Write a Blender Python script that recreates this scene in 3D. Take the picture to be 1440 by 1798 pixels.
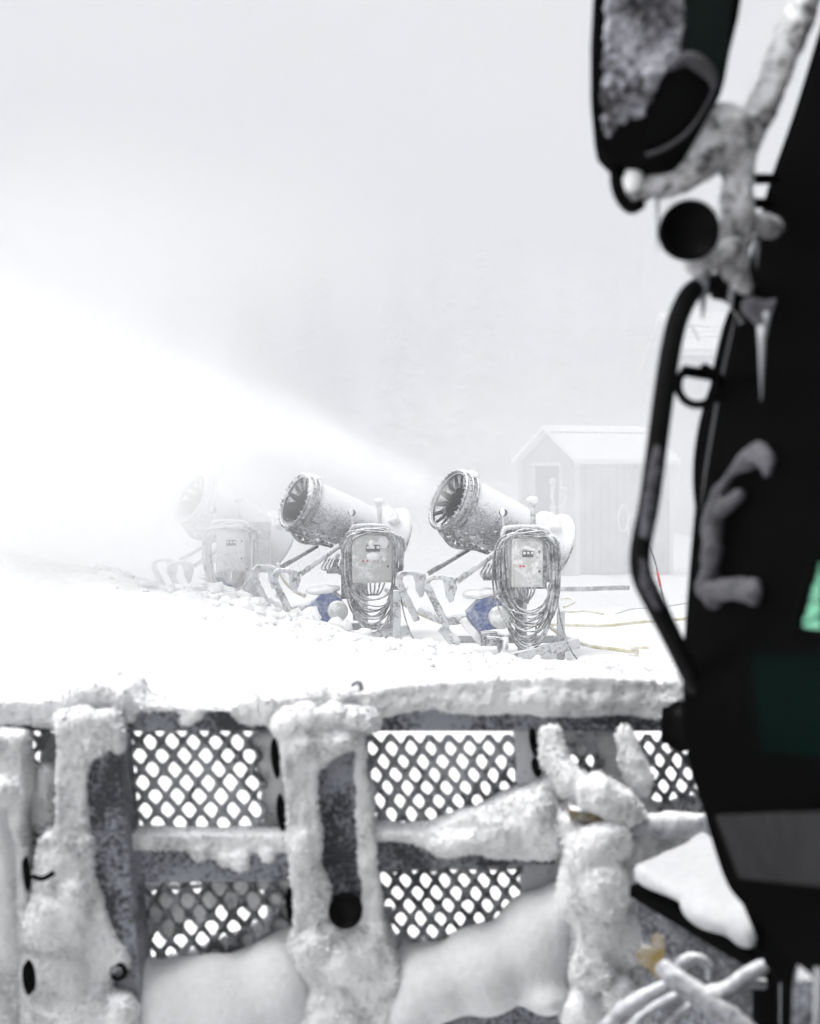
import bpy, bmesh, math, random
from mathutils import Vector, Matrix, Quaternion, noise
from mathutils.bvhtree import BVHTree

R = math.radians
random.seed(7)
SC = bpy.context.scene
for _o in list(bpy.data.objects):
    bpy.data.objects.remove(_o)

# ---------------------------------------------------------------- camera
F, CX, CY, CAMZ = 2500.0, 720.0, 830.0, 2.3          # focal length and horizon, in pixels of the 1440x1798 photograph
cam = bpy.data.cameras.new("camera")
co = bpy.data.objects.new("camera", cam)
SC.collection.objects.link(co)
SC.camera = co
cam.sensor_fit = 'VERTICAL'
cam.sensor_height = 36.0
cam.lens = 36.0 * F / 1798
cam.shift_y = -(899 - CY) / 1798
cam.clip_start, cam.clip_end = 0.05, 3000
cam.dof.use_dof = True
cam.dof.focus_distance = 18.5
cam.dof.aperture_fstop = 50.0 / 13.0
co.location = (0, 0, CAMZ)
co.rotation_euler = (R(90), 0, 0)

# ---------------------------------------------------------------- light: thick white overcast, sun high behind the guns
SUN_EL, SUN_AZ = R(70), R(-105)
w = bpy.data.worlds.new("World")
SC.world = w
w.use_nodes = True
nt = w.node_tree
nt.nodes.clear()
sky = nt.nodes.new("ShaderNodeTexSky")
sky.sky_type = 'NISHITA'
sky.sun_disc = False
sky.sun_elevation, sky.sun_rotation = SUN_EL, SUN_AZ
sky.air_density, sky.dust_density, sky.ozone_density = 1.0, 6.0, 1.0
hs = nt.nodes.new("ShaderNodeHueSaturation")
hs.inputs['Saturation'].default_value = 0.10
bg = nt.nodes.new("ShaderNodeBackground")
bg.inputs['Strength'].default_value = 0.15
wo = nt.nodes.new("ShaderNodeOutputWorld")
nt.links.new(sky.outputs[0], hs.inputs['Color'])
nt.links.new(hs.outputs[0], bg.inputs['Color'])
nt.links.new(bg.outputs[0], wo.inputs['Surface'])
sl = bpy.data.lights.new("sun", 'SUN')
sl.energy, sl.angle, sl.color = 1.5, R(30), (1.0, 0.985, 0.96)
so = bpy.data.objects.new("sun", sl)
SC.collection.objects.link(so)
so.location = (-8, 20, 30)
_sd = Vector((math.sin(SUN_AZ) * math.cos(SUN_EL), math.cos(SUN_AZ) * math.cos(SUN_EL), math.sin(SUN_EL)))
so.rotation_euler = _sd.to_track_quat('Z', 'Y').to_euler()
SC.view_settings.view_transform = 'Standard'
SC.view_settings.look = 'None'
SC.view_settings.exposure = 0.5
SC.view_settings.gamma = 1.0
SC.cycles.volume_bounces = 6
SC.cycles.max_bounces = 10
SC.cycles.transparent_max_bounces = 12
SC.cycles.volume_step_rate = 2.0
SC.cycles.volume_max_steps = 64
SC.cycles.use_denoising = True
HAZE_DENSITY = 0.0012
MIST_DENSITY = 0.030


# ---------------------------------------------------------------- helpers
def W(px, py, d):
    """the point seen at pixel (px, py) of the photograph, d metres in front of the lens plane"""
    return Vector(((px - CX) / F * d, d, CAMZ - (py - CY) / F * d))


def tag(o, label=None, cat=None, group=None, kind=None):
    for k, v in (("label", label), ("category", cat), ("group", group), ("kind", kind)):
        if v:
            o[k] = v
    return o


def link(name, me, mat=None, parent=None, loc=None):
    o = bpy.data.objects.new(name, me)
    SC.collection.objects.link(o)
    if parent:
        o.parent = parent
    if loc is not None:
        o.location = loc
    if mat:
        me.materials.append(mat)
    return o


def empty(name, loc, rz=0.0):
    o = bpy.data.objects.new(name, None)
    SC.collection.objects.link(o)
    o.location = loc
    o.rotation_euler = (0, 0, rz)
    o.empty_display_size = 0.2
    return o


def frame_of(d):
    d = d.normalized()
    u = d.cross(Vector((0, 0, 1)))
    if u.length < 1e-3:
        u = d.cross(Vector((1, 0, 0)))
    u.normalize()
    return u, u.cross(d).normalized()


class MB:
    def __init__(s):
        s.v, s.f, s.sm = [], [], []

    def add(s, vs, fs, smooth=False):
        b = len(s.v)
        s.v += [Vector(v) for v in vs]
        for f in fs:
            s.f.append([i + b for i in f])
            s.sm.append(smooth)
        return s

    def box(s, c, size, rot=None, taper=1.0):
        c = Vector(c)
        hx, hy, hz = [q / 2 for q in size]
        vs = []
        for z in (-1, 1):
            t = taper if z > 0 else 1
            for x, y in ((-1, -1), (1, -1), (1, 1), (-1, 1)):
                v = Vector((x * hx * t, y * hy * t, z * hz))
                if rot:
                    v = rot @ v
                vs.append(c + v)
        return s.add(vs, [(3, 2, 1, 0), (4, 5, 6, 7), (0, 1, 5, 4), (1, 2, 6, 5), (2, 3, 7, 6), (3, 0, 4, 7)])

    def bar(s, a, b, wd, th=None, up=None):
        """rectangular bar from a to b"""
        a, b = Vector(a), Vector(b)
        th = th or wd
        d = (b - a)
        if up is None:
            u, v = frame_of(d)
        else:
            v = Vector(up)
            u = d.cross(v).normalized()
            v = u.cross(d).normalized()
        vs = []
        for p in (a, b):
            for i, j in ((-1, -1), (1, -1), (1, 1), (-1, 1)):
                vs.append(p + u * i * wd / 2 + v * j * th / 2)
        return s.add(vs, [(3, 2, 1, 0), (4, 5, 6, 7), (0, 1, 5, 4), (1, 2, 6, 5), (2, 3, 7, 6), (3, 0, 4, 7)])

    def tube(s, pts, r, n=10, cap=True):
        pts = [Vector(p) for p in pts]
        rs = r if isinstance(r, (list, tuple)) else [r] * len(pts)
        vs, fs = [], []
        u = None
        for i, p in enumerate(pts):
            if i == 0:
                d = pts[1] - p
            elif i == len(pts) - 1:
                d = p - pts[i - 1]
            else:
                d = (pts[i + 1] - p).normalized() + (p - pts[i - 1]).normalized()
            d.normalize()
            if u is None:
                u, v = frame_of(d)
            else:
                u = (u - d * u.dot(d))
                u = u.normalized() if u.length > 1e-6 else frame_of(d)[0]
                v = u.cross(d).normalized()
            for k in range(n):
                a = 2 * math.pi * k / n
                vs.append(p + (u * math.cos(a) + v * math.sin(a)) * rs[i])
        for i in range(len(pts) - 1):
            for k in range(n):
                k2 = (k + 1) % n
                fs.append((i * n + k, i * n + k2, (i + 1) * n + k2, (i + 1) * n + k))
        if cap:
            fs.append(tuple(range(n))[::-1])
            fs.append(tuple(range((len(pts) - 1) * n, len(pts) * n)))
        return s.add(vs, fs, True)

    def lathe(s, o, axis, prof, n=40, closed=False):
        """prof: (distance along the axis, radius)"""
        o, axis = Vector(o), Vector(axis).normalized()
        u, v = frame_of(axis)
        vs, fs = [], []
        for t, r in prof:
            for k in range(n):
                a = 2 * math.pi * k / n
                vs.append(o + axis * t + (u * math.cos(a) + v * math.sin(a)) * r)
        m = len(prof)
        for i in range(m if closed else m - 1):
            j = (i + 1) % m
            for k in range(n):
                k2 = (k + 1) % n
                fs.append((i * n + k, i * n + k2, j * n + k2, j * n + k))
        return s.add(vs, fs, True)

    def torus(s, o, axis, rad, r, n=40, m=8):
        prof = [(r * math.cos(2 * math.pi * k / m), rad + r * math.sin(2 * math.pi * k / m)) for k in range(m)]
        return s.lathe(o, axis, prof, n, True)

    def ball(s, c, r, n=12, m=8):
        c = Vector(c)
        r = Vector(r) if isinstance(r, (tuple, list, Vector)) else Vector((r, r, r))
        vs = [c + Vector((0, 0, r.z))]
        for i in range(1, m):
            t = math.pi * i / m
            for k in range(n):
                a = 2 * math.pi * k / n
                vs.append(c + Vector((r.x * math.sin(t) * math.cos(a), r.y * math.sin(t) * math.sin(a), r.z * math.cos(t))))
        vs.append(c - Vector((0, 0, r.z)))
        fs = [(0, 1 + k, 1 + (k + 1) % n) for k in range(n)]
        for i in range(m - 2):
            for k in range(n):
                a, b = 1 + i * n + k, 1 + i * n + (k + 1) % n
                fs.append((a, a + n, b + n, b))
        e = len(vs) - 1
        fs += [(e, 1 + (m - 2) * n + (k + 1) % n, 1 + (m - 2) * n + k) for k in range(n)]
        return s.add(vs, fs, True)

    def prism(s, poly, ext):
        """poly: 3-D points of one face, ext: extrusion vector"""
        n = len(poly)
        ext = Vector(ext)
        vs = [Vector(p) for p in poly] + [Vector(p) + ext for p in poly]
        fs = [tuple(range(n))[::-1], tuple(range(n, 2 * n))]
        fs += [(i, (i + 1) % n, n + (i + 1) % n, n + i) for i in range(n)]
        return s.add(vs, fs)

    def mesh(s, name, off=None):
        me = bpy.data.meshes.new(name)
        off = Vector(off) if off is not None else Vector((0, 0, 0))
        me.from_pydata([v - off for v in s.v], [], s.f)
        bm = bmesh.new()
        bm.from_mesh(me)
        bmesh.ops.recalc_face_normals(bm, faces=bm.faces)
        bm.to_mesh(me)
        bm.free()
        if len(me.polygons) == len(s.sm):
            me.polygons.foreach_set('use_smooth', s.sm)
        me.update()
        return me

    def build(s, name, mat, parent=None, off=None, bevel=0.0):
        me = s.mesh(name, off)
        o = link(name, me, mat, parent)
        if bevel:
            b = o.modifiers.new('b', 'BEVEL')
            b.width, b.segments, b.limit_method, b.angle_limit = bevel, 2, 'ANGLE', R(35)
        return o

    def lumpy(s, name, mat, parent=None, off=None, voxel=0.01, smooth=4, amp=((0.01, 12.0),), seed=0.0, dirf=None):
        """join everything into one skin, relax it and push it about with noise: packed snow"""
        me = s.mesh(name + '_t')
        o = bpy.data.objects.new('tmp', me)
        SC.collection.objects.link(o)
        m = o.modifiers.new('r', 'REMESH')
        m.mode, m.voxel_size, m.adaptivity = 'VOXEL', voxel, 0.0
        if smooth:
            k = o.modifiers.new('s', 'SMOOTH')
            k.factor, k.iterations = 0.5, smooth
        dg = bpy.context.evaluated_depsgraph_get()
        dg.update()
        me2 = bpy.data.meshes.new_from_object(o.evaluated_get(dg))
        bpy.data.objects.remove(o)
        bpy.data.meshes.remove(me)
        if mat in (M.get('snow_blade'), M.get('arm_snow')):
            amp = [(a * (0.55 if fr < 15 else 0.38), fr) for a, fr in amp]
        nv = [(v.co.copy(), v.normal.copy()) for v in me2.vertices]
        sd = Vector((seed, seed * 1.7, -seed))
        off = Vector(off) if off is not None else Vector((0, 0, 0))
        for v, (c, n) in zip(me2.vertices, nv):
            d = 0.0
            for a, fr in amp:
                d += a * noise.noise(c * fr + sd)
            if dirf:
                d *= dirf(c, n)
            v.co = c + n * d - off
        sm_ = [True] * len(me2.polygons)
        if mat in (M.get('snow_blade'), M.get('arm_snow'), M.get('hose_snow'), M.get('rime_glass')):
            # rime feathers: thousands of tiny crystals standing on the skin
            rr = random.Random(int(seed * 10) + 1)
            sc_ = 1.0 if mat is M.get('snow_blade') else 0.55 if mat is M.get('arm_snow') else 0.45 if mat is M.get('rime_glass') else 0.4
            vs = [v.co.copy() for v in me2.vertices]
            fs = [list(p.vertices) for p in me2.polygons]
            for c0, n0 in [(v.co.copy(), n) for v, (c, n) in zip(me2.vertices, nv)]:
                if rr.random() > 0.62:
                    continue
                q = noise.noise(c0 * 9.0)
                h = sc_ * rr.uniform(.003, .0082) * (1.0 + 0.7 * q)
                d = (n0 + Vector((rr.uniform(-.6, .6), rr.uniform(-.6, .6), rr.uniform(-.5, .7)))).normalized()
                u, v_ = frame_of(d)
                a0 = rr.uniform(0, 2)
                wd = h * rr.uniform(.35, .6)
                b = len(vs)
                vs += [c0 - n0 * .001 + (u * math.cos(a0 + k * 2.094) + v_ * math.sin(a0 + k * 2.094)) * wd for k in range(3)] + [c0 + d * h]
                fs += [[b, b + 1, b + 3], [b + 1, b + 2, b + 3], [b + 2, b, b + 3]]
                sm_ += [False] * 3
            me3 = bpy.data.meshes.new(name)
            me3.from_pydata(vs, [], fs)
            bpy.data.meshes.remove(me2)
            me2 = me3
        me2.polygons.foreach_set('use_smooth', sm_)
        me2.name = name
        me2.materials.clear()
        me2.update()
        return link(name, me2, mat, parent)


def curve_pts(ctrl, n=8):
    """Catmull-Rom through the control points"""
    c = [Vector(p) for p in ctrl]
    c = [c[0] * 2 - c[1]] + c + [c[-1] * 2 - c[-2]]
    out = []
    for i in range(1, len(c) - 2):
        for k in range(n):
            t = k / n
            p0, p1, p2, p3 = c[i - 1:i + 3]
            out.append(0.5 * ((2 * p1) + (p2 - p0) * t + (2 * p0 - 5 * p1 + 4 * p2 - p3) * t * t + (3 * p1 - p0 - 3 * p2 + p3) * t ** 3))
    out.append(c[-2])
    return out


# ---------------------------------------------------------------- materials
def new_mat(name):
    m = bpy.data.materials.new(name)
    m.use_nodes = True
    t = m.node_tree
    t.nodes.clear()
    out = t.nodes.new("ShaderNodeOutputMaterial")
    return m, t, out


def N(t, kind, **kw):
    n = t.nodes.new(kind)
    for k, v in kw.items():
        if k in n.inputs:
            n.inputs[k].default_value = v
        else:
            setattr(n, k, v)
    return n


def mrange(t, src, lo, hi, a=0.0, b=1.0):
    m = t.nodes.new("ShaderNodeMapRange")
    m.interpolation_type = 'SMOOTHSTEP'
    m.inputs['From Min'].default_value = lo
    m.inputs['From Max'].default_value = hi
    m.inputs['To Min'].default_value = a
    m.inputs['To Max'].default_value = b
    t.links.new(src, m.inputs['Value'])
    return m.outputs[0]


def mth(t, op, a, b=None):
    m = t.nodes.new("ShaderNodeMath")
    m.operation = op
    for i, x in enumerate((a, b)):
        if x is None:
            continue
        if isinstance(x, (int, float)):
            m.inputs[i].default_value = x
        else:
            t.links.new(x, m.inputs[i])
    return m.outputs[0]


def mixc(t, fac, a, b):
    m = t.nodes.new("ShaderNodeMix")
    m.data_type = 'RGBA'
    if isinstance(fac, (int, float)):
        m.inputs[0].default_value = fac
    else:
        t.links.new(fac, m.inputs[0])
    for i, x in ((6, a), (7, b)):
        if isinstance(x, (tuple, list)):
            m.inputs[i].default_value = (*x, 1) if len(x) == 3 else x
        else:
            t.links.new(x, m.inputs[i])
    return m.outputs[2]


def noise_tex(t, scale, detail=3.0, rough=0.55, coord=None):
    if coord is None:
        coord = t.nodes.new("ShaderNodeTexCoord").outputs['Object']
    n = N(t, "ShaderNodeTexNoise", Scale=scale, Detail=detail, Roughness=rough)
    t.links.new(coord, n.inputs['Vector'])
    return n.outputs['Fac']


def plain(name, col, rough=0.5, metal=0.0, spec=0.5, var=0.15, scale=20.0, bump=0.0):
    m, t, out = new_mat(name)
    p = N(t, "ShaderNodeBsdfPrincipled", Roughness=rough, Metallic=metal)
    p.inputs['Specular IOR Level'].default_value = spec
    nz = noise_tex(t, scale)
    dark = tuple(c * (1 - var) for c in col)
    lite = tuple(min(1, c * (1 + var)) for c in col)
    t.links.new(mixc(t, nz, dark, lite), p.inputs['Base Color'])
    if bump:
        b = N(t, "ShaderNodeBump", Strength=bump, Distance=0.01)
        t.links.new(nz, b.inputs['Height'])
        t.links.new(b.outputs[0], p.inputs['Normal'])
    t.links.new(p.outputs[0], out.inputs['Surface'])
    return m


def matte_black(name, v, tint=(1, 1, 1.05)):
    m, t, out = new_mat(name)
    d = N(t, "ShaderNodeBsdfDiffuse")
    nz = noise_tex(t, 14.0)
    t.links.new(mixc(t, nz, tuple(v * .6 * k for k in tint), tuple(v * 1.5 * k for k in tint)), d.inputs['Color'])
    g = N(t, "ShaderNodeBsdfGlossy", Roughness=0.35)
    mx = N(t, "ShaderNodeMixShader", Fac=0.003)
    t.links.new(d.outputs[0], mx.inputs[1])
    t.links.new(g.outputs[0], mx.inputs[2])
    t.links.new(mx.outputs[0], out.inputs['Surface'])
    return m


def snow_mat(name, col=(0.86, 0.87, 0.88), scale=30.0, bump=0.4, dist=0.01, stain=None):
    m, t, out = new_mat(name)
    p = N(t, "ShaderNodeBsdfPrincipled", Roughness=0.75)
    p.inputs['Specular IOR Level'].default_value = 0.25
    n1 = noise_tex(t, scale, 5.0, 0.65)
    n2 = noise_tex(t, scale * 0.12, 3.0)
    c = mixc(t, mrange(t, n1, 0.3, 0.7), tuple(x * 0.9 for x in col), col)
    if stain:
        c = mixc(t, mrange(t, n2, 0.52, 0.75, 0, 0.6), c, stain)
    t.links.new(c, p.inputs['Base Color'])
    b = N(t, "ShaderNodeBump", Strength=bump, Distance=dist)
    t.links.new(n1, b.inputs['Height'])
    t.links.new(b.outputs[0], p.inputs['Normal'])
    t.links.new(p.outputs[0], out.inputs['Surface'])
    return m


def frost_mat(name, base, rime=(0.62, 0.63, 0.66), amount=0.5, grain=60.0, snow=(0.35, 0.75), metal=0.0, rough=0.5, patch=3.0, bump=0.5, soft=0.12, spec=0.4):
    """a surface caked with rime (fine grain, in patches) and with snow lying on whatever faces up"""
    m, t, out = new_mat(name)
    p = N(t, "ShaderNodeBsdfPrincipled", Roughness=rough)
    p.inputs['Specular IOR Level'].default_value = spec
    g = noise_tex(t, grain, 4.0, 0.7)
    q = noise_tex(t, patch, 3.0, 0.6)
    fm = mth(t, 'ADD', g, mth(t, 'MULTIPLY', mth(t, 'SUBTRACT', q, 0.5), 1.0))
    th = 1.0 - amount
    fm = mrange(t, fm, th - soft, th + soft)
    geo = t.nodes.new("ShaderNodeNewGeometry")
    sep = t.nodes.new("ShaderNodeSeparateXYZ")
    t.links.new(geo.outputs['Normal'], sep.inputs[0])
    up = mth(t, 'ADD', sep.outputs['Z'], mth(t, 'MULTIPLY', mth(t, 'SUBTRACT', g, 0.5), 0.9))
    sm = mrange(t, up, snow[0], snow[1])
    c = mixc(t, fm, base, rime)
    c = mixc(t, sm, c, (0.86, 0.87, 0.89))
    t.links.new(c, p.inputs['Base Color'])
    cover = mth(t, 'MAXIMUM', fm, sm)
    if metal:
        t.links.new(mth(t, 'MULTIPLY', mth(t, 'SUBTRACT', 1.0, cover), metal), p.inputs['Metallic'])
    t.links.new(mrange(t, cover, 0, 1, rough, 0.85), p.inputs['Roughness'])
    b = N(t, "ShaderNodeBump", Strength=bump, Distance=0.006)
    t.links.new(mth(t, 'MULTIPLY', g, mth(t, 'ADD', cover, 0.15)), b.inputs['Height'])
    t.links.new(b.outputs[0], p.inputs['Normal'])
    t.links.new(p.outputs[0], out.inputs['Surface'])
    return m


M = {}
M['ground'] = snow_mat('ground snow', (0.9, 0.905, 0.91), 9.0, 0.35, 0.03)
M['snow'] = snow_mat('caked snow', (0.84, 0.845, 0.85), 45.0, 0.5, 0.008)
M['snow_blade'] = frost_mat('packed snow', (0.26, 0.265, 0.28), (0.68, 0.685, 0.695), 0.70, 85.0, (0.3, 0.9), rough=0.8, patch=7.0, bump=1.0, soft=0.24)
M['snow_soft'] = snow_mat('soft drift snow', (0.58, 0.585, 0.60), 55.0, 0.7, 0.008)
M['ice'] = plain('cloudy ice', (0.3, 0.31, 0.33), 0.25, spec=0.5)
M['rimed'] = frost_mat('rimed dark steel', (0.022, 0.024, 0.03), (0.24, 0.25, 0.28), 0.5, 85.0, (0.55, 0.95), rough=0.6, patch=5.0)
M['rimed_pale'] = frost_mat('thickly rimed steel', (0.11, 0.115, 0.12), (0.55, 0.56, 0.58), 0.62, 90.0, (0.5, 0.95), rough=0.6, patch=6.0)
M['mirror_glass'] = plain('mirror glass', (0.0005, 0.005, 0.0035), 0.3, spec=0.1)
M['screen'] = frost_mat('screen steel', (0.07, 0.072, 0.078), (0.36, 0.37, 0.39), 0.55, 60.0, (0.6, 1.0), rough=0.5, patch=6.0)
M['barrel'] = frost_mat('frosted barrel', (0.2, 0.205, 0.215), (0.62, 0.63, 0.66), 0.5, 38.0, (-0.28, 0.34), 0.0, 0.5, 2.0, soft=0.22)
M['gun_steel'] = frost_mat('frosted gun steel', (0.1, 0.1, 0.105), (0.58, 0.59, 0.62), 0.44, 34.0, (0.3, 0.8), 0.0, 0.45, 5.0, soft=0.2)
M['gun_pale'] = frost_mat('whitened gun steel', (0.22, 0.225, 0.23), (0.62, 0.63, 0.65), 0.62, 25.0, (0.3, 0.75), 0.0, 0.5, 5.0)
M['barrel_white'] = frost_mat('snowed and misted barrel', (0.4, 0.405, 0.41), (0.78, 0.785, 0.8), 0.66, 30.0, (-0.4, 0.3), 0.0, 0.6, 2.0, soft=0.3)
M['steel_white'] = frost_mat('snowed and misted steel', (0.4, 0.405, 0.41), (0.76, 0.77, 0.78), 0.62, 30.0, (0.0, 0.6), 0.0, 0.6, 3.0, soft=0.3)
M['gun_dark'] = frost_mat('dark barrel inside', (0.03, 0.03, 0.033), (0.3, 0.31, 0.33), 0.2, 22.0, (0.6, 1.0), 0.0, 0.6, 4.0)
M['cable'] = frost_mat('frosted rubber cable', (0.09, 0.09, 0.095), (0.5, 0.51, 0.53), 0.5, 24.0, (0.2, 0.7), 0.0, 0.6, 5.0, soft=0.2)
M['box'] = frost_mat('grey enamel box', (0.5, 0.51, 0.5), (0.75, 0.755, 0.76), 0.42, 14.0, (0.5, 0.9), 0.0, 0.5, 3.0, 0.25)
M['blue'] = frost_mat('blue pump paint', (0.035, 0.075, 0.24), (0.4, 0.43, 0.5), 0.42, 26.0, (0.5, 0.9), 0.0, 0.4, 4.0, soft=.25)
M['label'] = plain('box label', (0.1, 0.1, 0.11), 0.5)
M['red'] = plain('red lamp', (0.6, 0.04, 0.06), 0.3)
M['lens'] = plain('pale lamp', (0.75, 0.75, 0.72), 0.3)
M['hose'] = frost_mat('yellow hose', (0.5, 0.44, 0.22), (0.78, 0.77, 0.72), 0.5, 14.0, (0.4, 0.8), 0.0, 0.6, 3.0, 0.3, soft=.3)
M['black'] = matte_black('black paint', 0.0007)
M['rubber'] = matte_black('black rubber', 0.001)
M['tube'] = frost_mat('black tube with rime', (0.002, 0.002, 0.0022), (0.10, 0.10, 0.125), 0.24, 30.0, (0.9, 1.4), rough=0.8, patch=7.0, spec=.1)
M['grey'] = matte_black('grey sill trim', 0.027)
M['fender_snow'] = snow_mat('shaded fender snow', (0.46, 0.465, 0.48), 45.0, 0.6, 0.008)  # darker than clean snow: shade under the cab put into the colour
M['trim'] = plain('edge trim', (0.035, 0.036, 0.04), 0.3)
M['plank'] = frost_mat('shed boards', (0.3, 0.3, 0.285), (0.5, 0.51, 0.52), 0.42, 5.0, (0.5, 0.9), 0.0, 0.8, 1.2, soft=.35)
M['shed_trim'] = plain('shed trim', (0.6, 0.61, 0.62), 0.8)
M['shed_dark'] = plain('dark door opening', (0.05, 0.05, 0.06), 0.6)
M['roof'] = snow_mat('roof snow', (0.88, 0.885, 0.89), 4.0, 0.3, 0.03)
M['needles'] = frost_mat('frosted needles', (0.045, 0.06, 0.05), (0.5, 0.52, 0.52), 0.45, 3.0, (0.1, 0.7), 0.0, 0.9, 0.6)
M['bark'] = plain('bark', (0.12, 0.1, 0.09), 0.9)
M['yellow'] = frost_mat('worn yellow paint and boss shadow', (0.13, 0.09, 0.018), (0.22, 0.21, 0.19), 0.42, 60.0, (0.6, 1.0), rough=0.6, patch=14.0, soft=.2)  # paint of the warning patch, also the shadow strip under the boss


def glass_mat(name, tint, gloss=0.06):
    m, t, out = new_mat(name)
    tr = N(t, "ShaderNodeBsdfTransparent", Color=(*tint, 1))
    gl = N(t, "ShaderNodeBsdfGlossy", Color=(0.8, 0.9, 0.85, 1), Roughness=0.03)
    mx = N(t, "ShaderNodeMixShader", Fac=gloss)
    t.links.new(tr.outputs[0], mx.inputs[1])
    t.links.new(gl.outputs[0], mx.inputs[2])
    t.links.new(mx.outputs[0], out.inputs['Surface'])
    return m


M['glass'] = glass_mat('green tinted glass', (0.33, 0.74, 0.52), 0.03)
M['glass_dark'] = matte_black('dark green glass', 0.0035, (0.1, 1.0, 0.7))


# ================================================================ THE SETTING
def lerp_table(x, tab):
    if x <= tab[0][0]:
        return tab[0][1]
    for (a, va), (b, vb) in zip(tab, tab[1:]):
        if x <= b:
            t = (x - a) / (b - a)
            t = t * t * (3 - 2 * t)
            return va + (vb - va) * t
    return tab[-1][1]


BANK = [(-7.0, 1.9), (-4.7, 1.42), (-3.4, 1.18), (-2.75, 1.02), (-1.9, 0.84), (-1.3, 0.60), (-0.7, 0.46), (0.0, 0.34), (0.55, 0.26), (0.9, 0.15), (1.3, 0.05), (3.2, 0.06), (8, 0.2)]


def ground_z(x, y):
    b = lerp_table(x, BANK)
    yc = 16.2
    if y < yc:
        t = max(0.0, min(1.0, (y - 8.0) / (yc - 8.0)))
        k = t * t * (3 - 2 * t)
    else:
        t = min(1.0, (y - yc) / 1.3)
        k = 1 - t * t * (3 - 2 * t)
        if x < -3:
            k = max(k, 0.55 * min(1, (-3 - x) / 2))
    z = b * k
    near = math.exp(-((y - 15.5) / 3.2) ** 2)
    p = Vector((x, y, 0))
    z += near * (0.10 * noise.noise(p * 1.3) + 0.07 * abs(noise.noise(p * 3.1)) + 0.05 * abs(noise.noise(p * 7.0 + Vector((9, 2, 0)))) + 0.02 * noise.noise(p * 17.0))
    z += 0.05 * noise.noise(p * 0.45) + 0.02 * noise.noise(p * 2.3)
    if y > 20:
        z -= 0.6 * min(1, (y - 20) / 18)
        z += 0.06 * noise.noise(p * 1.1) * min(1, (y - 20) / 4)
    if y > 60:
        t = (y - 60) / 60
        z += 6.0 * t * t if t < 1 else 6 + 12 * (t - 1)
        z = min(z, 14)
    if y < 1:
        pass
    return z


def axis(breaks):
    out = [breaks[0][0]]
    for (a, st), (b, _) in zip(breaks, breaks[1:]):
        n = max(1, round((b - a) / st))
        out += [a + (b - a) * (i + 1) / n for i in range(n)]
    return out


xs = axis([(-330, 60), (-100, 15), (-40, 3), (-12, 0.35), (-6.5, 0.07), (5, 0.25), (14, 3), (40, 15), (100, 60), (330, 1)])
ys = axis([(-50, 10), (-20, 4), (0, 0.8), (8, 0.25), (13, 0.07), (18.6, 0.2), (24, 0.5), (50, 3), (130, 30), (270, 1)])
gv = [(x, y, ground_z(x, y)) for y in ys for x in xs]
nx = len(xs)
gf = [(j * nx + i, j * nx + i + 1, (j + 1) * nx + i + 1, (j + 1) * nx + i) for j in range(len(ys) - 1) for i in range(nx - 1)]
me = bpy.data.meshes.new('snow_ground')
me.from_pydata(gv, [], gf)
me.polygons.foreach_set('use_smooth', [True] * len(gf))
tag(link('snow_ground', me, M['ground']), kind='structure')

# loose clods thrown up along the bank
mb = MB()
rnd = random.Random(3)
ico = bmesh.new()
bmesh.ops.create_icosphere(ico, subdivisions=2, radius=1.0)
iv = [v.co.copy() for v in ico.verts]
ic = [[v.index for v in f.verts] for f in ico.faces]
ico.free()


def clod(mb, c, r, sd):
    c = Vector(c)
    s = Vector((r * rnd.uniform(.8, 1.3), r * rnd.uniform(.8, 1.2), r * rnd.uniform(.6, .9)))
    vs = []
    for v in iv:
        k = 1 + 0.7 * noise.noise(v * 1.9 + Vector((sd, 0, sd)))
        vs.append(c + Vector((v.x * s.x * k, v.y * s.y * k, v.z * s.z * k)))
    mb.add(vs, ic, True)


for i in range(520):
    x = rnd.uniform(-3.4, 3.3)
    y = 16.2 + rnd.gauss(-0.3, 0.5)
    r = abs(rnd.gauss(0.0, 0.034)) + 0.014
    if x > 0.8 and r > 0.06:
        r *= 0.6
    clod(mb, (x, y, ground_z(x, y) - r * 0.05), r, i * 0.37)
for px, r in ((395, .11), (425, .1), (452, .09), (350, .12), (520, .11), (545, .12), (590, .09), (605, .08), (640, .07), (335, .1), (375, .13), (830, .06), (860, .07)):
    x = (px - CX) / F * 16.3
    clod(mb, (x, 16.3, ground_z(x, 16.3) + r * 0.15), r, px)
tag(mb.build('snow_clods', M['ground']), 'loose lumps of white snow heaped along the bank before the snow guns', 'snow clods', kind='stuff')


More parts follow.
